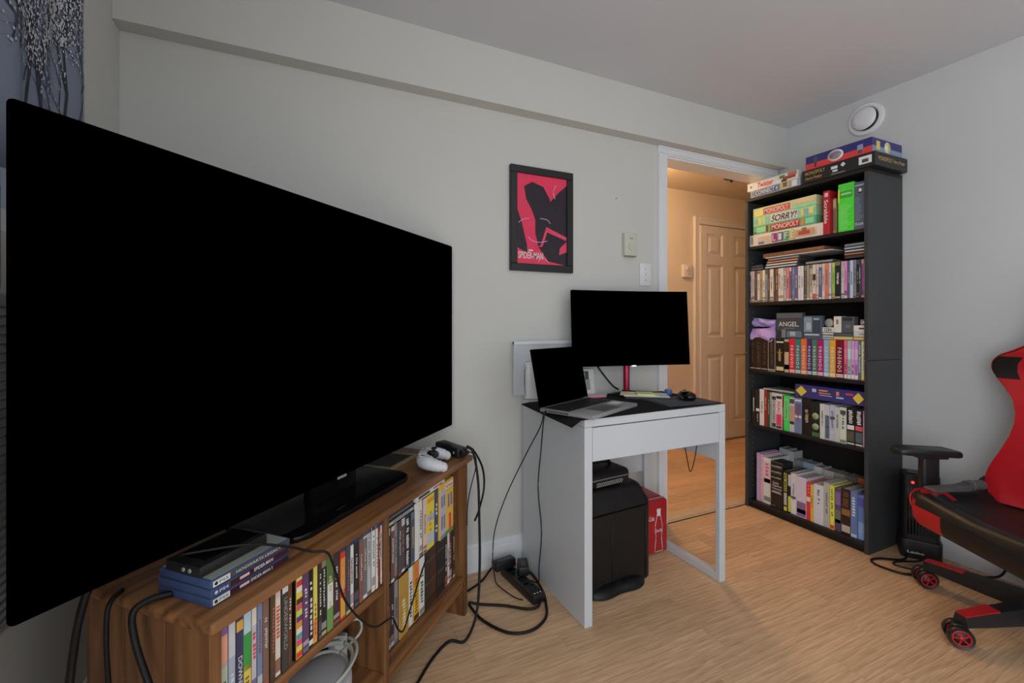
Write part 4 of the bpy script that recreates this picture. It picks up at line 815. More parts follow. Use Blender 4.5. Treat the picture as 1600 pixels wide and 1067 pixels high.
# black power strip bar at the cabinet's right end and gold-edged frame
pb = tag(empty('power_bar', (.528, 1.668, CH+.0006), R(-73)), 'black power bar hanging plugs over the cabinet right end', 'power bar')
bm = NB(); box(bm, (-.075, -.024, 0), (.075, .024, .034), bev=.006); obj('housing', bm, BPLAST, pb, smooth=True)
bm = NB(); quad(bm, (.052, -.0242, .017), X3, Z3, .007, .007); obj('status_mark', bm, WT, pb)
bm = NB(); tube(bm, [(.072, -.008, .02), (.086, -.008, .02), (.094, -.008, .016)], .010, 10, 3); tube(bm, [(.072, .01, .02), (.086, .01, .02), (.092, .010, .016)], .009, 10, 3); obj('plug', bm, BPLAST, pb, smooth=True)
fr_ = tag(empty('framed_picture', cabw(.828, .175, CH+.0006), A45+.02), 'gold-edged framed picture lying behind the television foot', 'picture')
GM = mat('brass_edge', (.42, .36, .20), .35, metal=.5, var=.1)
for a, b in (((-.09, -.02, 0), (.09, -.008, .012)), ((-.09, .1, 0), (.09, .112, .012)), ((-.09, -.008, 0), (-.078, .1, .012)), ((.078, -.008, 0), (.09, .1, .012))):
    bm = NB(); box(bm, a, b, bev=.002); obj('frame_rail', bm, GM, fr_)
bm = NB(); box(bm, (-.078, -.008, .001), (.078, .1, .006)); obj('backing', bm, pm((34, 32, 30)), fr_)
def cable(name, label, pts, r, m=CABLE, cat='cable', group=None, n=8, owner=None):
    bm = NB(); tube(bm, pts, r, n, 8)
    if owner:                                               # a cord that belongs to its appliance
        inv = (Matrix.Translation(owner.location) @ Matrix.Rotation(owner.rotation_euler.z, 4, 'Z')).inverted()
        bmesh.ops.transform(bm, matrix=inv, verts=bm.verts); return obj('cord', bm, m, owner)
    return tag(obj(name, bm, m, None), label, cat, group)
# cables at the cabinet
cable('power_cable', 'black cable running over cabinet top and dangling before its shelves', [cabw(.02, .10, .68), cabw(.10, .035, .672), cabw(.17, .008, .640), cabw(.215, -.010, .612), cabw(.238, -.030, .603), cabw(.255, -.033, .57), cabw(.295, -.030, .47), cabw(.355, -.028, .385), cabw(.42, -.022, .325), cabw(.48, -.016, .305), cabw(.515, -.010, .285), cabw(.545, -.006, .235), cabw(.575, -.004, .215), cabw(.61, -.004, .255), cabw(.66, -.002, .31), cabw(.73, .012, .345)], .0026)
cable('power_cable', 'thick black cable dropping from power bar to floor before the cabinet', [(.585, 1.655, .622), (.607, 1.64, .60), (.620, 1.622, .50), (.617, 1.60, .36), (.605, 1.565, .20), (.58, 1.53, .06), (.52, 1.48, .008), (.47, 1.50, .008), (.40, 1.45, .008), (.33, 1.37, .008), (.27, 1.29, .008)], .0048)
cable('power_cable', 'black cable looping from power bar behind the cabinet right corner', [(.592, 1.672, .62), (.618, 1.66, .60), (.665, 1.69, .52), (.672, 1.69, .44), (.64, 1.66, .37), (.612, 1.635, .34)], .004)
cable('power_cable', 'thin black cable hanging down inside the cabinet right bay edge', [(.575, 1.615, .617), (.60, 1.60, .60), (.600, 1.592, .56), (.575, 1.585, .48), (.562, 1.578, .42), (.556, 1.566, .36)], .002)
cable('power_cable', 'medium black cable draped over the cabinet left end near its back', [cabw(-.004, .22, .606), cabw(-.030, .205, .604), cabw(-.040, .20, .58), cabw(-.042, .195, .50), cabw(-.040, .18, .36), cabw(-.038, .17, .2), cabw(-.04, .18, .06), cabw(-.04, .24, .01)], .0042)
cable('power_cable', 'thicker black cable curving across the cabinet left end', [cabw(.02, .12, .607), cabw(-.010, .135, .609), cabw(-.034, .14, .598), cabw(-.036, .130, .55), cabw(-.034, .095, .48), cabw(-.034, .055, .42), cabw(-.036, .035, .34), cabw(-.04, .03, .2), cabw(-.04, .05, .04), cabw(-.04, .2, .01)], .0058)
cable('power_cable', 'thick black cable hanging below the television left edge', [cabw(-.05, .19, .70), cabw(-.075, .20, .62), cabw(-.085, .21, .52), cabw(-.10, .20, .40), cabw(-.12, .21, .22), cabw(-.13, .25, .06), cabw(-.12, .32, .012)], .0062)

# ------------------------------------------------------------------ left wall: curtain, poster strip, grey panel
cv = tag(empty('curtain', (XL+.035, 1.482, 1.38)), 'blue-grey curtain printed with bare branches and white blossom', 'curtain')
def csurf(s, z): return (.006*math.sin(s*46)+.009*math.sin(s*21+1), -s, z)   # s runs toward the viewer
bm = NB(); ns, nz = 90, 6; rows = []
for j in range(nz+1): rows.append([bm.verts.new(csurf(1.05*i/ns, .82*j/nz)) for i in range(ns+1)])
for a, b in zip(rows, rows[1:]):
    for i in range(ns): f = bm.faces.new((a[i], a[i+1], b[i+1], b[i])); f.smooth = True
cl = bpy.data.materials.new('curtain_fabric'); cl.use_nodes = True; nt = cl.node_tree
b_ = nt.nodes['Principled BSDF']; b_.inputs['Base Color'].default_value = (.40, .45, .56, 1); b_.inputs['Roughness'].default_value = .9
b_.inputs['Specular IOR Level'].default_value = .1
tl = nt.nodes.new('ShaderNodeBsdfTranslucent'); tl.inputs[0].default_value = (.30, .36, .50, 1)
wv = nt.nodes.new('ShaderNodeTexWave'); wv.inputs['Scale'].default_value = 300; bpn = nt.nodes.new('ShaderNodeBump'); bpn.inputs['Strength'].default_value = .1
nt.links.new(wv.outputs[0], bpn.inputs['Height']); nt.links.new(bpn.outputs[0], b_.inputs['Normal'])
mx = nt.nodes.new('ShaderNodeMixShader'); mx.inputs[0].default_value = .45
nt.links.new(b_.outputs[0], mx.inputs[1]); nt.links.new(tl.outputs[0], mx.inputs[2]); nt.links.new(mx.outputs[0], nt.nodes['Material Output'].inputs[0])
o = obj('fabric', bm, cl, cv); md = o.modifiers.new('thickness', 'SOLIDIFY'); md.thickness = .001
def ribbon(bm, s0, z0, s1, z1, w0, w1):
    n = max(2, int(abs(s1-s0)/.01)+2); d = Vector((s1-s0, z1-z0)); 
    if d.length < 1e-4: return
    p = Vector((-d.y, d.x)).normalized(); L_, R_ = [], []
    for k in range(n+1):
        t = k/n; w = w0+(w1-w0)*t; s, z = s0+(s1-s0)*t, z0+(z1-z0)*t
        for A_, sg in ((L_, 1), (R_, -1)):
            q = csurf(s+sg*p.x*w, z+sg*p.y*w); A_.append(bm.verts.new((q[0]+.0022, q[1], q[2])))
    for k in range(n): bm.faces.new((L_[k], L_[k+1], R_[k+1], R_[k]))
bmB, bmW = NB(), NB(); rs = random.Random(3)
def branch(s, z, a, L_, w, dep):
    if dep < 0 or z > .80 or z < .01: return
    s1, z1 = s+L_*math.cos(a), min(z+L_*math.sin(a), .81)
    s1 = min(max(s1, .006), 1.04)
    ribbon(bmB, s, z, s1, z1, w, w*.7)
    if dep < 6:
        for _ in range(1 if dep < 2 else 3):
            t = rs.random(); bs, bz = s+(s1-s)*t+rs.uniform(-.006, .006), z+(z1-z)*t+rs.uniform(-.004, .004)
            if .01 < bz < .8 and bs > .006:
                q = csurf(bs, bz); r = rs.uniform(.0014, .0028); aa = rs.uniform(0, 3)
                v = [bmW.verts.new((csurf(bs+r*.6*math.cos(aa+k*math.pi/3), bz)[0]+.0034, -(bs+r*.7*math.cos(aa+k*math.pi/3)), bz+r*1.3*math.sin(aa+k*math.pi/3))) for k in range(6)]
                bmW.faces.new(v)
    for k in range(2 if dep > 1 else 1): branch(s1, z1, a+rs.uniform(-.55, .55), L_*rs.uniform(.72, .92), w*.68, dep-1)
for k in range(26): branch(.01+.021*k+rs.uniform(-.006, .006), .10+rs.uniform(0, .22), R(90)+rs.uniform(-.6, .6), .07, .0020, 6)
for s in (.03, .09, .16, .23, .29, .36, .45, .56, .70, .85, .97): branch(s, .06+rs.uniform(0, .12), R(90)+rs.uniform(-.35, .35), .13, .0042, 6)
for s in (.05, .14, .22, .3): branch(s, .38+rs.uniform(0, .1), R(90)+rs.uniform(-.5, .5), .10, .0030, 5)
obj('branch_print', bmB, mat('branch_ink', (.03, .03, .042), .8, var=.1), cv); obj('blossom_print', bmW, mat('blossom_ink', (.62, .64, .70), .7, var=.05), cv)
bm = NB(); tube(bm, [(.012, .03, .835), (.012, -1.08, .835)], .010, 12, 0); obj('rod', bm, BPLAST, cv)
ps = tag(empty('wall_poster', (XL+.0008, 1.222, 1.165)), 'dark purple poster strip on the left wall behind the television', 'poster')
bm = NB(); box(bm, (0, -.5, 0), (.004, 0, .2)); obj('sheet', bm, pm((30, 22, 36)), ps)
bm = NB()
for y_, z_, w_, h_, mi in ((-.02, .12, .03, .05, 0), (-.05, .06, .04, .03, 1), (-.012, .03, .02, .02, 1), (-.1, .1, .05, .1, 0), (-.22, .08, .08, .06, 1)): quad(bm, (.004, y_, z_), Y3, Z3, w_, h_, mi)
obj('poster_print', bm, [pm((80, 45, 85)), pm((95, 105, 105))], ps)
gp = tag(empty('fabric_panel', (XL+.0005, 1.226, .52)), 'grey ribbed fabric panel hung on left wall behind the television', 'wall panel')
bm = NB(); box(bm, (0, -.5, 0), (.02, 0, .635), bev=.004)
for k in range(35): tube(bm, [(.0205, -.5, .015+.0175*k), (.0205, -.002, .015+.0175*k)], .0028, 6, 0)
obj('padded_face', bm, mat('grey_weave', (.30, .31, .32), .85, var=.08, scale=80), gp)
bm = NB(); box(bm, (.004, -.5, -.012), (.018, 0, -.0005)); obj('bottom_rail', bm, ALU, gp)

# ------------------------------------------------------------------ things on the door wall
pf = tag(empty('framed_poster', (.874, YA-.0205, 1.336)), 'red poster in a black frame on the wall over the desk', 'poster')
FW, FH, FR = .335, .484, .034
for a, b in (((0, 0, 0), (FW, .02, FR)), ((0, 0, FH-FR), (FW, .02, FH)), ((0, 0, FR), (FR, .02, FH-FR)), ((FW-FR, 0, FR), (FW, .02, FH-FR))):
    bm = NB(); box(bm, a, b, bev=.002, seg=1); obj('frame_rail', bm, mat('black_frame', (.014, .015, .016), .35, var=.1), pf)
bm = NB(); box(bm, (FR, .009, FR), (FW-FR, .018, FH-FR)); sh = obj('print', bm, mat('crimson_print', obs((205, 42, 72)), .3, var=.1, scale=6), pf)
# generic abstract art: broad dark sweeps over crimson
def flat(bm, pts, y, mi=0):
    v = [bm.verts.new((FR+x*(FW-2*FR), y, FR+z_*(FH-2*FR))) for x, z_ in pts]; f = bm.faces.new(v); f.material_index = mi
bm = NB()
flat(bm, [(.0, .62), (.10, .45), (.2, .2), (.2, .12), (.0, .18)], .0086)
flat(bm, [(1.0, .93), (.82, .83), (.66, .72), (.5, .62), (.42, .52), (.36, .36), (.42, .2), (.62, .04), (1, .0)], .0086)
flat(bm, [(.14, .86), (.30, .92), (.52, .88), (.66, .74), (.62, .55), (.5, .38), (.42, .22), (.36, .34), (.36, .5), (.28, .62), (.18, .72)], .0084)
obj('dark_sweeps', bm, mat('poster_dark_ink', (.02, .012, .022), .35, var=.3, scale=40), sh)
bm = NB()
flat(bm, [(.42, .20), (.47, .22), (.58, .43), (1, .33), (1, .29), (.6, .37), (.5, .2)], .0082); flat(bm, [(.86, .2), (1, .28), (1, .16), (.84, .12)], .0082)
obj('red_sweeps', bm, mat('poster_pink_ink', obs((205, 50, 80)), .35, var=.1), sh)
bm = NB()
for pts in ([(.03, .45), (.12, .49), (.24, .51)], [(.46, .52), (.6, .51), (.66, .47)], [(.22, .3), (.3, .26), (.45, .25), (.6, .27)], [(.78, .92), (.72, .84), (.76, .76)], [(.64, .02), (.5, .08), (.42, .03)]):
    P = cr([(FR+x*(FW-2*FR), .0085, FR+z_*(FH-2*FR)) for x, z_ in pts], 5); tube(bm, P, .0016, 5, 0)
obj('pale_strokes', bm, mat('poster_lilac_ink', obs((190, 150, 185)), .4, var=.1), sh)
text(sh, 'SPIDER-MAN', (FR+.27*(FW-2*FR), .0075, FR+.095*(FH-2*FR)), X3, Z3, .13, .032, WT)
bm = NB(); quad(bm, (FR+.27*(FW-2*FR), .0085, FR+.152*(FH-2*FR)), X3, Z3, .024, .007); obj('small_badge', bm, WT, sh)
th_ = tag(empty('thermostat', (1.519, YA-.024, 1.442)), 'ivory wall thermostat with round dial left of the doorway', 'thermostat')
bm = NB(); box(bm, (0, 0, 0), (.082, .0235, .118), bev=.004); obj('housing', bm, IVORY, th_, smooth=True)
bm = NB(); lathe(bm, [(0, 0), (.021, 0), (.020, .006), (0, .006)], 28, Matrix.Translation((.041, 0, .048)) @ Matrix.Rotation(R(90), 4, 'X')); obj('dial', bm, mat('ivory_dial', (.58, .60, .50), .4, var=.02), th_, smooth=True)
bm = NB(); quad(bm, (.041, -.0004, .09), X3, Z3, .022, .004); obj('name_mark', bm, pm((90, 90, 85)), th_)
bm = NB()
for k in range(7): box(bm, (.008+.010*k, -.003, -.004), (.014+.010*k, .018, .001))
obj('vent_slots', bm, mat('ivory_shadow_plastic', (.3, .3, .27), .5, var=.03), th_)
sw = tag(empty('light_switch', (1.632, YA-.007, 1.291)), 'white light switch plate beside the doorway casing', 'light switch')
bm = NB(); box(bm, (0, 0, 0), (.076, .0065, .12), bev=.003); obj('plate', bm, WPLAST, sw, smooth=True)
bm = NB(); box(bm, (.033, -.011, .056), (.043, .001, .074), bev=.0015, M=None); obj('toggle', bm, WPLAST, sw)
bm = NB()
for z_ in (.03, .09): lathe(bm, [(0, 0), (.0035, 0), (.003, .0012), (0, .0012)], 10, Matrix.Translation((.038, 0, z_)) @ Matrix.Rotation(R(90), 4, 'X'))
obj('screw', bm, ALU, sw)
nl = NB(); lathe(nl, [(0, 0), (.0015, 0), (.0015, .006), (.003, .006), (.003, .007), (0, .007)], 10, Matrix.Translation((0, 0, 0)) @ Matrix.Rotation(R(90), 4, 'X'))
tag(obj('wall_nail', nl, ALU, None, (1.48, YA-.0002, 1.735)), 'small nail in the wall above the thermostat', 'nail')
vt = tag(empty('air_vent', (XR-.0005, 1.389, 2.178), R(-90)), 'round white supply air vent high on the right wall', 'vent')
MV = Matrix.Rotation(R(90), 4, 'X')
bm = NB(); lathe(bm, [(.055, 0), (.086, 0), (.086, .006), (.080, .014), (.066, .016), (.060, .010), (.055, .004)], 40, MV, ring=True); obj('outer_ring', bm, WPLAST, vt, smooth=True)
bm = NB(); lathe(bm, [(0, .0), (.054, .0), (.054, .002), (0, .002)], 32, MV); obj('throat', bm, BPLAST, vt)
bm = NB(); lathe(bm, [(0, .016), (.035, .016), (.054, .020), (.058, .026), (.052, .034), (.03, .040), (0, .041)], 40, MV); obj('center_disc', bm, WPLAST, vt, smooth=True)
bm = NB(); lathe(bm, [(.006, .002), (.006, .02)], 10, MV); obj('stem', bm, ALU, vt)
ht = tag(empty('hall_thermostat', (3.075, HY1-.027, 1.495)), 'small square cream control box on the hall wall beside the door', 'control box')
bm = NB(); box(bm, (0, 0, 0), (.105, .026, .115), bev=.005); obj('housing', bm, HALLD, ht, smooth=True)
bm = NB(); lathe(bm, [(0, 0), (.016, 0), (.014, .012), (0, .012)], 20, Matrix.Translation((.045, 0, .075)) @ MV); obj('dial', bm, mat('cream_dial', (.62, .56, .50), .4, var=.02), ht, smooth=True)
bm = NB(); quad(bm, (.075, -.0004, .03), X3, Z3, .02, .005); obj('name_mark', bm, pm((110, 90, 70)), ht)
hv = tag(empty('ceiling_hook', (3.19, 2.605, HZ)), 'small dark bracket on the hall ceiling', 'bracket')
bm = NB(); box(bm, (-.05, -.02, -.012), (.05, .02, -.0003), bev=.004); obj('plate', bm, BPLAST, hv)
bm = NB(); tube(bm, [(.01, 0, -.011), (.01, 0, -.02), (.02, 0, -.026), (.03, 0, -.02)], .004, 8); obj('hook', bm, BPLAST, hv)
# white board with a plug-in device behind the laptop
wb = tag(empty('whiteboard', (.885, YA-.030, .765)), 'flat white board fixed to the wall behind the laptop', 'board')
bm = NB(); box(bm, (0, 0, 0), (.36, .016, .245), bev=.002); obj('board', bm, WHITE, wb)
bm = NB(); box(bm, (0, -.004, .231), (.36, .02, .247), bev=.002); obj('top_strip', bm, TRIM, wb)
for x_ in (.03, .33):
    bm = NB(); box(bm, (x_-.012, .0165, .1), (x_+.012, .0295, .15)); obj('wall_bracket', bm, ALU, wb)
we = tag(empty('white_speaker', (.965, YA-.045, .752)), 'upright white plastic device beside the laptop screen', 'device')
bm = NB(); prism(bm, rrect(-.036, .036, -.03, .012, .018), .165, bev=.006, M=None); obj('shell', bm, WPLAST, we, smooth=True)
bm = NB(); tube(bm, [(-.034, -.016, .012), (-.0375, -.01, .06), (-.0375, -.01, .12), (-.034, -.016, .15)], .0022, 6); obj('seam', bm, pm((90, 85, 95)), we)

# ------------------------------------------------------------------ desk
DX, DY, DWd, DDp, DH = .93, 1.365, .715, .495, .75
dk = tag(empty('desk', (DX, DY, 0)), 'white computer desk with a wide drawer and open right leg', 'desk')
bm = NB(); box(bm, (0, .0, DH-.030), (DWd, DDp, DH), bev=.002); obj('desktop', bm, WHITE, dk)
bm = NB(); box(bm, (0, .0, 0), (.034, DDp, DH-.0305), bev=.002); obj('side_panel', bm, WHITE, dk)
bm = NB(); box(bm, (.0365, .002, DH-.157), (DWd-.0355, .02, DH-.034), bev=.0015); obj('drawer_front', bm, WHITE, dk)
bm = NB(); box(bm, (.045, .021, DH-.15), (DWd-.045, .40, DH-.04)); obj('drawer_box', bm, mat('drawer_shadow_white', (.60, .61, .64), .5, var=.02), dk)
for y0 in (.0, DDp-.035):
    bm = NB(); box(bm, (DWd-.034, y0, 0), (DWd, y0+.022, DH-.0305), bev=.002); obj('leg', bm, WHITE, dk)
bm = NB(); box(bm, (DWd-.034, .0225, .0), (DWd-.001, DDp-.0355, .03), bev=.002); obj('floor_rail', bm, WHITE, dk)
bm = NB(); box(bm, (DWd-.033, .0225, DH-.238), (DWd-.012, DDp-.0355, DH-.0305), bev=.001); br = obj('side_bracket', bm, WHITE, dk)
bm = NB()
for y_, z_ in ((.12, DH-.195), (.17, DH-.20), (.22, DH-.195)): lathe(bm, [(0, 0), (.004, 0), (.004, .0006), (0, .0006)], 10, Matrix.Translation((DWd-.033, y_, z_)) @ Matrix.Rotation(R(-90), 4, 'Y'))
obj('screw_hole', bm, BK, br)
bm = NB(); box(bm, (.0345, DDp-.016, .33), (DWd-.0345, DDp-.004, DH-.031)); obj('back_panel', bm, WHITE, dk)
# desk mat with curled overhanging corner
bm = NB(); nx, ny = 40, 16; rows = []
for j in range(ny+1):
    rows.append([])
    for i in range(nx+1):
        u, v = i/nx, j/ny; x = .868+.785*u; y = 1.352+.40*v+.032*u*(1-v)*.9
        cxr = .03                                               # rounded corners
        dz = 0
        if x < DX-.022: dz = -((DX-.022-x)*.42)*(1.3-v)
        rows[-1].append(Vector((x, y, DH+.0006+dz)))
top = [[bm.verts.new(p+Vector((0, 0, .0025))) for p in r] for r in rows]; bot = [[bm.verts.new(p) for p in r] for r in rows]
for a, b in zip(top, top[1:]):
    for i in range(nx): bm.faces.new((a[i], a[i+1], b[i+1], b[i]))
for a, b in zip(bot, bot[1:]):
    for i in range(nx): bm.faces.new((a[i], b[i], b[i+1], a[i+1]))
for i in range(nx):
    bm.faces.new((top[0][i], bot[0][i], bot[0][i+1], top[0][i+1])); bm.faces.new((top[-1][i], top[-1][i+1], bot[-1][i+1], bot[-1][i]))
for j in range(ny):
    bm.faces.new((top[j][0], top[j+1][0], bot[j+1][0], bot[j][0])); bm.faces.new((top[j][-1], bot[j][-1], bot[j+1][-1], top[j+1][-1]))
tag(obj('desk_mat', bm, FELT), 'large black felt mat covering the desk top', 'desk mat')
ZM = DH+.0034
# laptop
la = math.atan2(.135, .311)
lp = tag(empty('laptop', (.842, 1.538, ZM), la), 'silver laptop with black screen open on the desk mat', 'laptop')
LPW, LPD = .345, .235
bm = NB(); box(bm, (0, -LPD, .002), (LPW, 0, .016), bev=.003); obj('base', bm, ALU, lp, smooth=True)
bm = NB(); box(bm, (.012, -.125, .0158), (LPW-.012, -.012, .0166)); kbd = obj('keyboard_deck', bm, BPLAST, lp)
bm = NB()
for r_ in range(6):
    for k in range(15): box(bm, (.016+.021*k, -.124+.0185*r_, .0166), (.016+.021*k+.018, -.124+.0185*r_+.0155, .0178))
tag(obj('keys', bm, mat('key_plastic', (.02, .02, .022), .5, var=.1), kbd), kind='stuff')
bm = NB(); box(bm, (.10, -LPD+.012, .0159), (.23, -.14, .0164)); obj('touchpad', bm, mat('touchpad_grey', (.17, .17, .18), .35, metal=.4, var=.03), lp)
bm = NB(); box(bm, (.262, -.185, .0159), (.325, -.14, .0163)); obj('white_sticker', bm, WT, lp)
bm = NB()
for k in range(9): box(bm, (-.0006, -.05-.010*k, .006), (.001, -.05-.010*k+.006, .012))
obj('side_ports', bm, BK, lp)
bm = NB(); Ml = Matrix.Translation((0, -.002, .016)) @ Matrix.Rotation(R(-12), 4, 'X'); box(bm, (0, 0, .003), (LPW, .006, .228), bev=.002, M=Ml); ld = obj('lid', bm, BLACK, lp)
bm = NB(); box(bm, (.004, -.0008, .006), (LPW-.004, .0, .224), M=Ml); obj('screen', bm, BLACK, ld)
# monitor
ma = math.atan2(-.125, .594)
mo = tag(empty('monitor', (1.455, 1.748, ZM), ma), 'black desktop monitor on a red stand pole at the desk back', 'monitor')
Mt = Matrix.Translation((0, -.02, .137)) @ Matrix.Rotation(R(-4), 4, 'X')
def curved(bm, w, z0, z1, y0, y1, bow, M, n=14):
    t = bmesh.new(); rr = []
    for i in range(n+1):
        x = -w/2+w*i/n; b = bow*((2*i/n-1)**2)
        rr.append([t.verts.new((x, y0-b, z0)), t.verts.new((x, y1-b, z0)), t.verts.new((x, y1-b, z1)), t.verts.new((x, y0-b, z1))])
    for a, b in zip(rr, rr[1:]):
        for k in range(4): t.faces.new((a[k], a[(k+1) % 4], b[(k+1) % 4], b[k]))
    t.faces.new(rr[0]); t.faces.new(rr[-1]); return join(bm, t, 0, M)
bm = NB(); curved(bm, .607, 0, .36, 0, .02, .014, Mt); obj('casing', bm, BLACK, mo)
bm = NB(); curved(bm, .598, .012, .356, -.001, .0, .014, Mt); obj('screen', bm, BLACK, mo)
bm = NB(); box(bm, (-.18, .02, .07), (.18, .05, .29), bev=.012, M=Mt); obj('rear_housing', bm, BPLAST, mo, smooth=True)
bm = NB(); box(bm, (.0, -.001, -.004), (.02, .012, .002), M=Mt); tag(obj('status_light', bm, mat('monitor_led', (.75, .8, 1.0), .4, emit=2.0), mo), 'small white status light')
bm = NB(); tube(bm, [(0, .04, .008), (0, .04, .12), (0, .04, .26)], .016, 14, 3); tag(obj('stand_pole', bm, mat('red_metal', (.40, .02, .07), .28, metal=.5, var=.05), mo, smooth=True), 'shiny red stand pole')
bm = NB()
for a in (210, 330):
    box(bm, (0, -.011, 0), (.15, .011, .010), bev=.003, M=Matrix.Translation((0, .04, 0)) @ Matrix.Rotation(R(a), 4, 'Z'))
lathe(bm, [(0, 0), (.022, 0), (.022, .012), (0, .014)], 18, Matrix.Translation((0, .04, 0))); obj('stand_foot', bm, BPLAST, mo)
cable('monitor_cable', 'black cable slanting behind the red monitor pole', [(1.325, 1.84, .90), (1.33, 1.838, .88), (1.35, 1.83, .85), (1.40, 1.82, .79), (1.44, 1.82, .765)], .0045)
# desktop small things
o = tag(empty('photo_card', (1.225, 1.848, DH+.0006), -.1), 'black and white photo card standing behind the laptop', 'photo')
bm = NB(); box(bm, (0, 0, 0), (.09, .003, .12), M=Matrix.Rotation(R(-8), 4, 'X')); obj('card', bm, pm((165, 165, 165)), o)
bm = NB(); mats = [pm((45, 45, 48)), pm((120, 120, 122))]
for x_, z_, w_, h_, mi in ((.035, .07, .05, .08, 0), (.05, .045, .03, .05, 1), (.025, .09, .03, .03, 1)): 
    t = NB(); quad(t, (x_, -.0005*(mi+1), z_), X3, Z3, w_, h_); join(bm, t, mi, Matrix.Rotation(R(-8), 4, 'X'))
obj('photo_print', bm, mats, o)
bm = NB(); prism(bm, rrect(-.045, .045, -.014, .014, .012), .008, bev=.002); o = obj('eraser', bm, pm((205, 130, 140)), None, (1.245, 1.735, ZM), -.25, smooth=True); tag(o, 'small pink eraser on the mat behind the laptop', 'eraser')
bm = NB(); prism(bm, [(-.045, -.014*0-.0145), (.045, -.0145), (.045, -.0150), (-.045, -.0150)], .005); obj('edge_mark', bm, pm((190, 100, 115)), o)
for i, (x_, y_, w_, d_, a_, c_, nm, lb) in enumerate([(1.455, 1.640, .21, .13, -.55, (35, 36, 40), 'folder', 'black folder under the papers beside the red pole'), (1.452, 1.640, .20, .12, -.62, (170, 172, 176), 'paper_sheet', 'white paper sheet lying on the black folder'), (1.430, 1.655, .17, .10, -.70, (185, 185, 140), 'paper_sheet', 'pale yellow paper sheet lying on the white sheet')]):
    bm = NB(); th = .009 if i == 0 else .0025; prism(bm, rrect(-w_/2, w_/2, -d_/2, d_/2, .012 if i == 0 else .001), th)
    o = obj(nm, bm, pm(c_), None, (x_, y_, ZM+(0, .0095, .0125)[i]+.0), a_); tag(o, lb, 'paper' if i else 'folder')
    t = NB()
    for k in range(5): quad(t, (-.01, -d_*.32+d_*.16*k, th), X3, Y3, w_*.7, .0012, 0, .0002)
    obj('ruled_lines', t, pm(tuple(int(v*.85) for v in c_)), o)
bm = NB(); prism(bm, rrect(-.038, .038, -.038, .038, .001), .006); o = obj('sticky_notes', bm, pm((215, 205, 125)), None, (1.44, 1.628, ZM+.0156), -.6); tag(o, 'pad of yellow sticky notes on the papers', 'sticky notes')
t = NB(); quad(t, (0, -.0383, .003), X3, Z3, .07, .001); obj('page_edges', t, pm((180, 170, 100)), o)
bm = NB(); prism(bm, rrect(-.13, .13, -.10, .10, .012), .003); o = obj('mouse_pad', bm, mat('grey_pad', (.085, .09, .10), .7, var=.2, scale=90), None, (1.512, 1.50, ZM), -.10); tag(o, 'thin dark grey mouse pad at the desk right side', 'mouse pad')
bm = NB(); tube(bm, [(-.125, -.095, .0035), (.125, -.095, .0035), (.125, .095, .0035), (-.125, .095, .0035), (-.125, -.095, .0035)], .0012, 5, 0); obj('stitched_edge', bm, BPLAST, o)
ms = tag(empty('computer_mouse', (1.560, 1.495, ZM+.0034), -.5), 'black gaming mouse with red glow on the mouse pad', 'mouse')
bm = NB(); blob(bm, (0, 0, .017), (.033, .060, .021), p=.8); bmesh.ops.bisect_plane(bm, geom=bm.verts[:]+bm.edges[:]+bm.faces[:], plane_co=(0, 0, .001), plane_no=(0, 0, -1), clear_outer=True); obj('shell', bm, BGLOSS, ms, smooth=True)
bm = NB(); box(bm, (-.004, .022, .030), (.004, .042, .039), bev=.002); obj('scroll_wheel', bm, BPLAST, ms)
bm = NB(); blob(bm, (.016, -.022, .030), (.012, .016, .006)); obj('glow_logo', bm, mat('red_led', (1.0, .05, .03), .4, emit=.35), ms, smooth=True)
bm = NB(); tube(bm, [(-.033, .02, .012), (-.0355, -.01, .016), (-.030, -.04, .012)], .003, 6); obj('side_grip', bm, mat('grey_grip', (.08, .08, .085), .6, var=.1), ms)
bm = NB(); lathe(bm, [(0, 0), (.016, 0), (.0165, .003), (.0165, .022), (.014, .025), (0, .025)], 22); o = obj('bottle_cap', bm, pm((62, 88, 145)), None, (1.602, 1.650, ZM), 0, smooth=True); tag(o, 'small blue cap standing near the mouse pad', 'cap')
bm = NB()
for k in range(18): box(bm, (.0158, -.0012, .004), (.0174, .0012, .02), M=Matrix.Rotation(R(20*k), 4, 'Z'))
obj('grip_ridges', bm, pm((62, 88, 145)), o)
bm = NB(); prism(bm, rrect(-.06, .06, -.013, .013, .01), .006); o = obj('remote_control', bm, BPLAST, None, (1.535, 1.690, ZM), -.15); tag(o, 'slim black remote behind the mouse pad', 'remote')
t = NB()
for k in range(6): lathe(t, [(0, 0), (.003, 0), (.003, .001), (0, .001)], 8, Matrix.Translation((-.045+.016*k, 0, .006)))
obj('buttons', t, mat('grey_grip', (.08, .08, .085), .6), o)
# cables at the desk
cable('charger_cable', 'thin black cable hanging from laptop corner curving to the floor strip', [(.850, 1.50, .765), (.838, 1.50, .755), (.83, 1.515, .70), (.815, 1.60, .58), (.79, 1.73, .38), (.775, 1.82, .20), (.772, 1.84, .06), (.765, 1.80, .008), (.752, 1.74, .007), (.775, 1.64, .007), (.80, 1.60, .007)], .0022)
cable('charger_cable', 'thin black cable hanging straight down the desk left side', [(.862, 1.51, .766), (.850, 1.508, .755), (.845, 1.515, .72), (.868, 1.575, .60), (.868, 1.60, .44), (.875, 1.585, .27), (.872, 1.60, .12), (.88, 1.62, .05), (.858, 1.65, .045)], .0024)
cable('desk_cable', 'short black cable loop drooping below the desk right bracket', [(1.495, 1.45, .592), (1.505, 1.45, .55), (1.52, 1.45, .49), (1.532, 1.45, .455), (1.548, 1.45, .475), (1.565, 1.45, .53), (1.575, 1.45, .592)], .002)
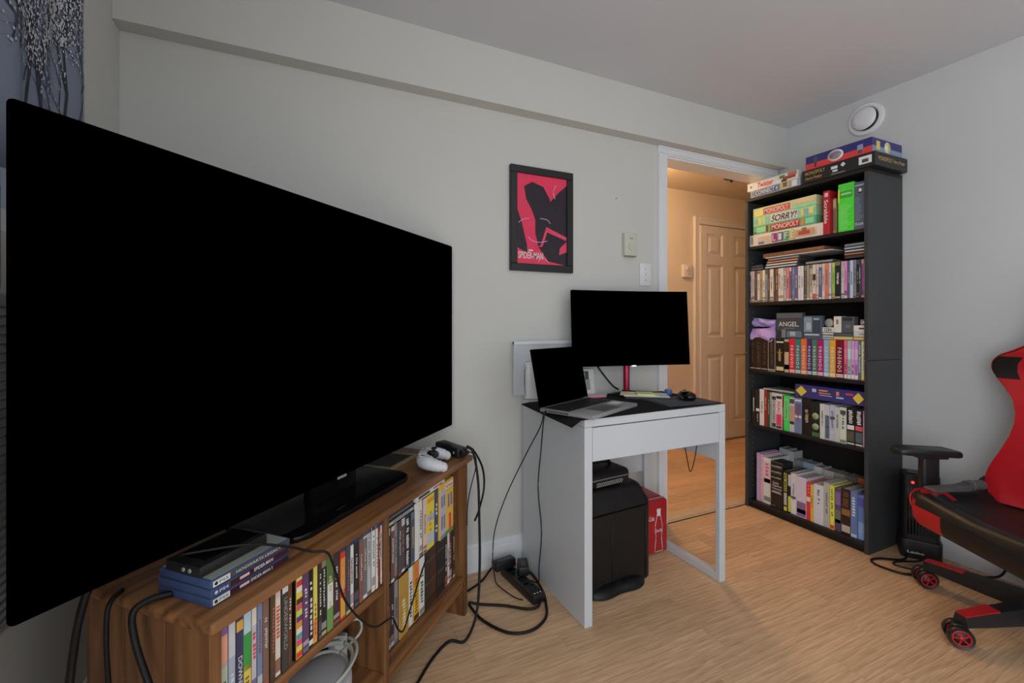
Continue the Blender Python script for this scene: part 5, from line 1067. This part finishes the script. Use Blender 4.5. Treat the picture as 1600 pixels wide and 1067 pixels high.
pst = tag(empty('power_strip', (.838, 1.70, .0005), R(96)), 'black power strip with plugs on the floor beside the desk', 'power strip')
bm = NB(); box(bm, (-.14, -.028, 0), (.12, .028, .036), bev=.005); obj('housing', bm, BPLAST, pst, smooth=True)
bm = NB()
for k in range(5): box(bm, (-.12+.045*k, -.016, .0358), (-.12+.045*k+.03, .016, .0372), bev=.001)
obj('socket', bm, BGLOSS, pst)
bm = NB()
for k in range(3): quad(bm, (-.125, -.014+.013*k, .0364), X3, Y3, .006, .005)
obj('socket_mark', bm, WT, pst)
for i, (x_, y_, l_, a_, lb) in enumerate([(.805, 1.795, .10, .15, 'left black plug adapter on the floor power strip'), (.868, 1.735, .085, 1.2, 'right black power brick on the floor power strip')]):
    e = tag(empty('power_adapter', (x_, y_, .0392), a_), lb, 'adapter')
    bm = NB(); box(bm, (-l_/2, -.022, 0), (l_/2, .022, .036), bev=.005); obj('body', bm, BPLAST, e, smooth=True)
    bm = NB(); quad(bm, (0, 0, .036), X3, Y3, l_*.6, .02); obj('rating_label', bm, mat('grey_grip', (.08, .08, .085), .6), e)
cable('power_cable', 'black cord in a wide loop on floor before the power strip', [(.853, 1.550, .018), (.83, 1.535, .010), (.79, 1.545, .007), (.72, 1.60, .007), (.64, 1.645, .008), (.60, 1.66, .016), (.598, 1.63, .012), (.615, 1.55, .007), (.67, 1.455, .007), (.75, 1.43, .007), (.83, 1.47, .007), (.875, 1.55, .007), (.90, 1.62, .007), (.915, 1.72, .010), (.915, 1.79, .007)], .0052, owner=pst)
cable('power_cable', 'black cord running from power strip behind the TV cabinet', [(.79, 1.85, .030), (.76, 1.845, .012), (.71, 1.80, .007), (.655, 1.765, .007), (.60, 1.75, .007), (.5, 1.78, .007)], .0045)
# black storage cube with bag on it
qb = tag(empty('storage_cube', (1.180, 1.655, .0005), .08), 'black leatherette storage cube with slumped lid under the desk', 'storage cube')
bm = NB(); prism(bm, rrect(-.192, .205, -.145, .145, .045), .315, bev=.004); obj('body', bm, LEATHER, qb, smooth=True)
bm = NB(); t = NB(); prism(t, rrect(-.197, .210, -.150, .150, .045), .10, bev=.0)
for v in t.verts:
    if v.co.z > .05: v.co.x *= .80; v.co.y *= .72; v.co.z -= .012*(v.co.x > 0)
join(bm, t, 0, Matrix.Translation((0, 0, .3155))); o = obj('lid', bm, LEATHER, qb); md = o.modifiers.new('soft', 'BEVEL'); md.width = .018; md.segments = 4; md.limit_method = 'ANGLE'
for x_ in (-.03, .205-.045):
    bm = NB(); tube(bm, [(x_, -.1463, .01), (x_, -.1463, .30)], .0016, 5, 0); obj('seam', bm, BPLAST, qb)
bm = NB(); n = 24; P = []
for k in range(n+1):
    a = R(-128+100*k/n); r1, r2 = .208, .250+.010*math.sin(k*.55); P.append(((r1*math.cos(a), .150*math.sin(a)/1.0), (r2*math.cos(a)*.98, (.150+(r2-.208))*math.sin(a))))
for (p, q), (p2, q2) in zip(P, P[1:]):
    z1 = .0035+.012*abs(math.sin(p[0]*14)); v = [bm.verts.new(c) for c in ((p[0], p[1], .036), (q[0], q[1], .004), (q2[0], q2[1], .004), (p2[0], p2[1], .036))]; bm.faces.new(v)
bmesh.ops.remove_doubles(bm, verts=bm.verts, dist=1e-5); o = obj('floor_flap', bm, LEATHER, qb, smooth=True); md = o.modifiers.new('thickness', 'SOLIDIFY'); md.thickness = .003; md.offset = 1
bg = tag(empty('laptop_bag', (1.13, 1.64, .417), .10), 'black mesh laptop bag lying on the storage cube', 'bag')
bm = NB(); box(bm, (-.145, -.11, 0), (.15, .10, .062), bev=.022, seg=3); obj('body', bm, LEATHER, bg, smooth=True)
bm = NB(); box(bm, (-.05, -.114, .008), (.10, -.109, .030), bev=.002); t = obj('mesh_pocket', bm, BPLAST, bg)
bm = NB()
for r_ in range(3):
    for k in range(13): quad(bm, (-.042+.011*k+.005*(r_ % 2), -.1142, .013+.006*r_), X3, Z3, .005, .003)
tag(obj('mesh_holes', bm, pm((150, 150, 150)), t), kind='stuff')
bm = NB(); tube(bm, [(-.140, -.108, .036), (.05, -.1135, .038), (.135, -.108, .036), (.152, -.06, .036), (.152, .05, .036)], .0028, 6); obj('zip', bm, mat('grey_zip', (.25, .25, .26), .4, metal=.4, var=.1), bg)
bm = NB(); tube(bm, [(-.08, -.02, .062), (-.06, -.03, .082), (.02, -.04, .088), (.09, -.03, .078), (.11, -.02, .060)], .009, 8); obj('handle', bm, LEATHER, bg, smooth=True)
# red mini fridge
fz = tag(empty('mini_fridge', (1.405, 1.648, .0005)), 'red mini fridge with white bottle logo under the desk', 'mini fridge')
bm = NB(); box(bm, (0, .03, .006), (.195, .215, .262), bev=.018, seg=4); obj('body', bm, REDP, fz, smooth=True)
bm = NB(); box(bm, (.002, 0, .010), (.193, .028, .258), bev=.012, seg=3); dr = obj('door', bm, REDP, fz, smooth=True)
bm = NB(); box(bm, (0, .0285, .008), (.195, .0295, .26)); obj('gasket', bm, mat('pale_gasket', (.4, .3, .3), .6, var=.05), fz)
for x_ in (.025, .17):
    for y_ in (.05, .195):
        bm = NB(); lathe(bm, [(.012, 0), (.012, .008)], 12, Matrix.Translation((x_, y_, 0))); obj('foot', bm, BPLAST, fz)
bm = NB(); prof = [(.0, .02), (.026, .02), (.027, .04), (.022, .07), (.021, .095), (.026, .12), (.024, .15), (.013, .185), (.011, .205), (.013, .208), (.013, .218), (0, .218)]
pts = [(.135+r*.82, z_) for r, z_ in prof]+[(.135-r*.82, z_) for r, z_ in prof[::-1]]
tube(bm, [(x_, -.0006, z_) for x_, z_ in pts], .0013, 5, 3); box(bm, (.135-.010, -.001, .185), (.135+.010, -.0003, .216)); obj('bottle_outline', bm, WT, dr)
text(dr, 'Coca-Cola', (.135, -.0012, .118), X3, Z3, .042, .016, WT, slant=.2); text(dr, 'Coca-Cola', (.072, -.0012, .178), X3, Z3, .072, .020, WT, slant=.2)

# ------------------------------------------------------------------ tower heater behind the chair
hx = tag(empty('tower_heater', (2.655, 1.125, .0005), R(-60)), 'black tower heater with red light beside the bookcase', 'heater')
bm = NB(); prism(bm, rrect(-.075, .075, -.06, .06, .02), .085, bev=.004); obj('base', bm, BPLAST, hx, smooth=True)
bm = NB(); prism(bm, rrect(-.068, .068, -.054, .054, .02), .30, bev=.004, M=Matrix.Translation((0, 0, .0852))); hb = obj('body', bm, BPLAST, hx, smooth=True)
bm = NB()
for k in range(9): box(bm, (-.05+.0115*k, -.0575, .11), (-.05+.0115*k+.006, -.0538, .33))
obj('grille_slat', bm, BGLOSS, hb)
bm = NB(); box(bm, (-.045, -.03, .3853), (.045, .03, .389), bev=.001); obj('control_panel', bm, BGLOSS, hx)
bm = NB(); blob(bm, (-.03, -.056, .352), (.006, .004, .006)); obj('indicator_light', bm, mat('red_indicator', (1.0, .03, .03), .4, emit=6), hx)
text(hx, 'Lasko', (-.02, -.0606, .03), X3, Z3, .06, .012, WT)
cable('heater_cable', 'black cord looping on floor between bookcase and chair', [(2.572, 1.135, .02), (2.52, 1.13, .006), (2.44, 1.18, .006), (2.385, 1.19, .006), (2.36, 1.15, .006), (2.38, 1.07, .006), (2.43, 1.04, .006), (2.50, 1.025, .006), (2.6, .97, .006), (2.67, .90, .006), (2.70, .86, .03), (2.712, .84, .11)], .0048, owner=hx)
cable('heater_cable', 'second black cord strand curving across floor to the chair wheel', [(2.585, 1.075, .018), (2.53, 1.085, .017), (2.45, 1.12, .017), (2.41, 1.11, .017), (2.44, 1.05, .017), (2.50, 1.02, .017), (2.56, 1.01, .017)], .0042, owner=hx)

# ------------------------------------------------------------------ gaming chair
CA = math.atan2(.49, -.87)
ch = tag(empty('gaming_chair', (2.37, .635, 0), CA), 'red and black gaming chair at the right wall', 'chair')
# base: five legs with red caps and twin-wheel castors
bm = NB(); lathe(bm, [(0, .07), (.045, .07), (.05, .085), (.045, .13), (.03, .14), (0, .14)], 24); obj('hub', bm, BPLAST, ch, smooth=True)
bm = NB(); lathe(bm, [(.026, .14), (.026, .20), (.016, .20), (.016, .262)], 18); obj('gas_lift', bm, BPLAST, ch, smooth=True)
bm = NB(); box(bm, (-.11, -.08, .255), (.11, .08, .285), bev=.005); obj('seat_plate', bm, BPLAST, ch)
for k in range(5):
    a = R(160.7-72*k)-CA; M = Matrix.Rotation(a, 4, 'Z')
    t = NB(); sec = [(.03, .036, .075, .130), (.15, .032, .072, .122), (.27, .028, .072, .112), (.352, .024, .074, .104)]; rings = []
    for x_, w_, z0, z1 in sec: rings.append([t.verts.new(p) for p in ((x_, -w_, z0), (x_, w_, z0), (x_, w_*.72, z1), (x_, -w_*.72, z1))])
    for p, q in zip(rings, rings[1:]):
        for j in range(4): t.faces.new((p[j], p[(j+1) % 4], q[(j+1) % 4], q[j]))
    t.faces.new(rings[0]); t.faces.new(rings[-1]); bm = NB(); join(bm, t, 0, M); lg = obj('leg', bm, BPLAST, ch)
    bm = NB(); t = NB()
    v = [t.verts.new(p) for p in ((.225, -.0215, .1168), (.225, .0215, .1168), (.350, .0172, .1050), (.350, -.0172, .1050))]; vb = [t.verts.new((p.co.x, p.co.y, p.co.z-.004)) for p in v]
    t.faces.new(v)
    for j in range(4): t.faces.new((v[j], v[(j+1) % 4], vb[(j+1) % 4], vb[j]))
    for p in v: p.co.z += .003
    join(bm, t, 0, M); obj('leg_cap', bm, REDP, lg)
    sw_ = R([128, 136, 95, 160, 70][k])-CA-a
    MC_ = M @ Matrix.Translation((.342, 0, 0)) @ Matrix.Rotation(sw_, 4, 'Z')
    bm = NB(); box(bm, (-.010, -.012, .03), (.032, .012, .074), bev=.008, M=MC_); ca = obj('castor', bm, BPLAST, ch, smooth=True)
    for sg in (-1, 1):
        MW = MC_ @ Matrix.Translation((.012, sg*.022, .0365)) @ Matrix.Rotation(R(90), 4, 'X')
        bm = NB(); lathe(bm, [(.027, -.009), (.033, -.011), (.036, -.007), (.036, .007), (.033, .011), (.027, .009)], 28, MW, ring=True); obj('wheel', bm, BPLAST, ca, smooth=True)
        bm = NB(); t = NB(); lathe(t, [(.0215, -.0100), (.0268, -.0100), (.0268, .0100), (.0215, .0100)], 28, ring=True); join(bm, t, 0, MW)
        for j in range(5): box(bm, (.004, -.0026, -.0090), (.0225, .0026, .0090), M=MW @ Matrix.Rotation(R(72*j), 4, 'Z'))
        lathe(bm, [(0, -.0100), (.008, -.0100), (.008, .0100), (0, .0100)], 14, MW); obj('wheel_hub', bm, REDP, ca)
        bm = NB(); lathe(bm, [(0, -.0075), (.0275, -.0075), (.0275, .0075), (0, .0075)], 24, MW); obj('wheel_core', bm, BPLAST, ca)
# seat cushion: lofted grid, raised bolsters, red front-corner panels
def seat_mesh():
    bm = NB(); rings = []
    lay = [(.300, .030), (.306, .012), (.325, .002), (.350, .0), (.378, .0), (.400, .003), (.418, .010), (.428, .022), (.430, .040), (.420, .062), (.405, .085), (.400, .13), (.400, .20)]
    for z_, ins in lay:
        out = rrect(-.20+ins, .300-ins, -.262+ins, .315-ins, max(.085-ins*.5, .02), 8); ring = []
        # resample straight sides so colour panels get clean borders
        pts = []
        for q, (a, b) in enumerate(zip(out, out[1:]+out[:1])):
            n = 12 if q % 9 == 8 else 1
            pts += [(a[0]+(b[0]-a[0])*k/n, a[1]+(b[1]-a[1])*k/n) for k in range(n)]
        for x, y in pts:
            drop = .030*max(0, (x-.20)/.10)*max(0, 1-abs(y-.0265)/.235)**.7 if z_ > .39 else 0
            ring.append(bm.verts.new((x, y, z_-drop)))
        rings.append(ring)
    n = len(rings[0])
    for li, (a, b) in enumerate(zip(rings, rings[1:])):
        for k in range(n):
            f = bm.faces.new((a[k], a[(k+1) % n], b[(k+1) % n], b[k])); f.smooth = True; c = f.calc_center_median(); yc = abs(c.y-.0265)
            if li in (1, 2, 3) and c.x > .20 and (c.y < -.085 or c.y > .255): f.material_index = 1
            if li in (1, 2, 3, 4) and yc > .225 and c.x > .155: f.material_index = 1
            if 4 <= li <= 9 and yc > .215 and .165 < c.x < .262: f.material_index = 1
    f = bm.faces.new(rings[-1]); bm.faces.new(rings[0][::-1]); f.smooth = True
    return bm
o = obj('seat', seat_mesh(), [LEATHER, REDL], ch, smooth=True)
for sg in (-1, 1):
    bm = NB(); tube(bm, [(x_, sg*y_+(.053 if sg > 0 else 0), z_) for x_, y_, z_ in ((.300, .170, .345), (.296, .205, .365), (.279, .240, .392), (.245, .2575, .415), (.18, .258, .423), (.05, .258, .424), (-.12, .258, .424))], .0035, 6); obj('piping', bm, REDL, o)
# backrest: outline swept in thickness, red wings and black centre
prof = [(.405, .19), (.425, .235), (.455, .258), (.49, .262), (.54, .246), (.60, .218), (.66, .192), (.71, .182), (.75, .184), (.80, .205), (.84, .245), (.875, .288), (.905, .314), (.935, .318), (.962, .295), (.985, .245), (1.01, .195), (1.05, .165), (1.12, .155), (1.20, .150), (1.25, .135), (1.275, .10)]
def back_mesh():
    bm = NB(); n = 24; front, rear = [], []
    for z_, w in prof:
        lean = -.03-.165*(z_-.42); fr_r, re_r = [], []
        for i in range(n+1):
            s = -1+2*i/n; t = abs(s)
            wing = .055*max(0, (t-.45)/.55)**1.3*(1-.35*(z_ > .98))
            edge = .045*max(0, (t-.86)/.14)**2
            fr_r.append(bm.verts.new((lean+wing-edge, s*w, z_)))
            re_r.append(bm.verts.new((lean-.085+.02*t, s*w*.985, z_)))
        front.append(fr_r); rear.append(re_r)
    def mi(z_, s, w):
        t = abs(s)
        if z_ > .98: return 1 if t > .75 else 0
        if t > .52:
            if .885 < z_ < .965 and t > .70: return 0
            return 1
        if .60 < z_ < .76 and t < .5: return 0
        return 0 if .5 < z_ < .95 and t < .42 else 1
    for j in range(len(prof)-1):
        for i in range(n):
            zc_ = (prof[j][0]+prof[j+1][0])/2; s = -1+2*(i+.5)/n
            f = bm.faces.new((front[j][i], front[j][i+1], front[j+1][i+1], front[j+1][i])); f.material_index = mi(zc_, s, 0); f.smooth = True
            f = bm.faces.new((rear[j][i], rear[j+1][i], rear[j+1][i+1], rear[j][i+1])); f.smooth = True
        for i in (0, n):
            f = bm.faces.new((front[j][i], front[j+1][i], rear[j+1][i], rear[j][i])); f.smooth = True; f.material_index = 0
    for i in range(n):
        for j in (0, len(prof)-1): f = bm.faces.new((front[j][i], front[j][i+1], rear[j][i+1], rear[j][i])); f.material_index = 1
    return bm
bk_ = obj('backrest', back_mesh(), [LEATHER, REDL], ch, smooth=True)
for sg in (-1, 1):
    bm = NB(); tube(bm, [(-.03-.165*(z_-.42)+.055-.045, sg*w*1.0, z_) for z_, w in prof[1:17]], .004, 6, 3); obj('piping', bm, REDL, bk_)
# armrests, recliner brackets
for sg in (-1, 1):
    sy = .054 if sg > 0 else 0; ar = empty('armrest', (0, sy, 0), 0, ch)
    bm = NB(); t = NB(); prism(t, rrect(.04, .30, sg*.305-.042, sg*.305+.042, .035), .026, bev=.009)
    for v in t.verts: v.co.z += -.018*max(0, (.17-v.co.x)/.13)**1.5*.6+.008*math.sin((v.co.x-.04)*12)
    join(bm, t, 0, Matrix.Translation((0, 0, .548))); obj('pad', bm, BPLAST, ar, smooth=True)
    bm = NB(); box(bm, (.10, sg*.305-.028, .534), (.21, sg*.305+.028, .547), bev=.003); obj('pad_plate', bm, BPLAST, ar)
    bm = NB(); prism(bm, rrect(.125, .195, sg*.302-.018, sg*.302+.018, .014), .225, M=Matrix.Translation((0, 0, .31))); obj('post', bm, BPLAST, ar, smooth=True)
    bm = NB(); y0, y1 = sorted((sg*.08, sg*.318)); box(bm, (.125, y0, .286), (.195, y1, .304), bev=.003); obj('bracket', bm, BPLAST, ar)
    bm = NB(); lathe(bm, [(0, -.014), (.05, -.014), (.054, -.008), (.054, .008), (.05, .014), (0, .014)], 22, Matrix.Translation((-.055, sg*.268+sy, .425)) @ Matrix.Rotation(R(90), 4, 'X')); box(bm, (-.08, sg*.268+sy-.01, .32), (-.03, sg*.268+sy+.01, .42)); obj('recliner_bracket', bm, BPLAST, ch, smooth=True)
# vacuum crevice tool on the seat
ct = tag(empty('crevice_tool', (2.37+(-.87)*.14+.49*.185, .635+.49*.14+.87*.185, .442), CA+R(8)), 'dark grey vacuum crevice tool lying on the chair seat', 'vacuum tool')
TG = mat('tool_grey', (.085, .087, .09), .45, var=.08)
t = NB(); ra = []
for x_, w_, h_, zc_ in ((.125, .024, .006, .007), (.122, .024, .008, .008), (.0, .020, .016, .011), (-.03, .018, .024, .014)):
    ra.append([t.verts.new((x_, w_*c_, zc_+h_*.5*s_)) for c_, s_ in ((-1, -1), (1, -1), (1, 1), (-1, 1))])
for p, q in zip(ra, ra[1:]):
    for j in range(4): t.faces.new((p[j], p[(j+1) % 4], q[(j+1) % 4], q[j]))
t.faces.new(ra[0]); t.faces.new(ra[-1]); obj('nozzle', t, TG, ct)
bm = NB(); tube(bm, [(-.028, 0, .018), (-.06, 0, .019), (-.095, 0, .019)], .019, 18, 3); obj('collar', bm, TG, ct, smooth=True)
bm = NB(); tube(bm, [(-.045, 0, .0185), (-.049, 0, .0185)], .0208, 18, 1); obj('collar_ring', bm, mat('tool_grey_light', (.16, .16, .165), .4, var=.05), ct, smooth=True)
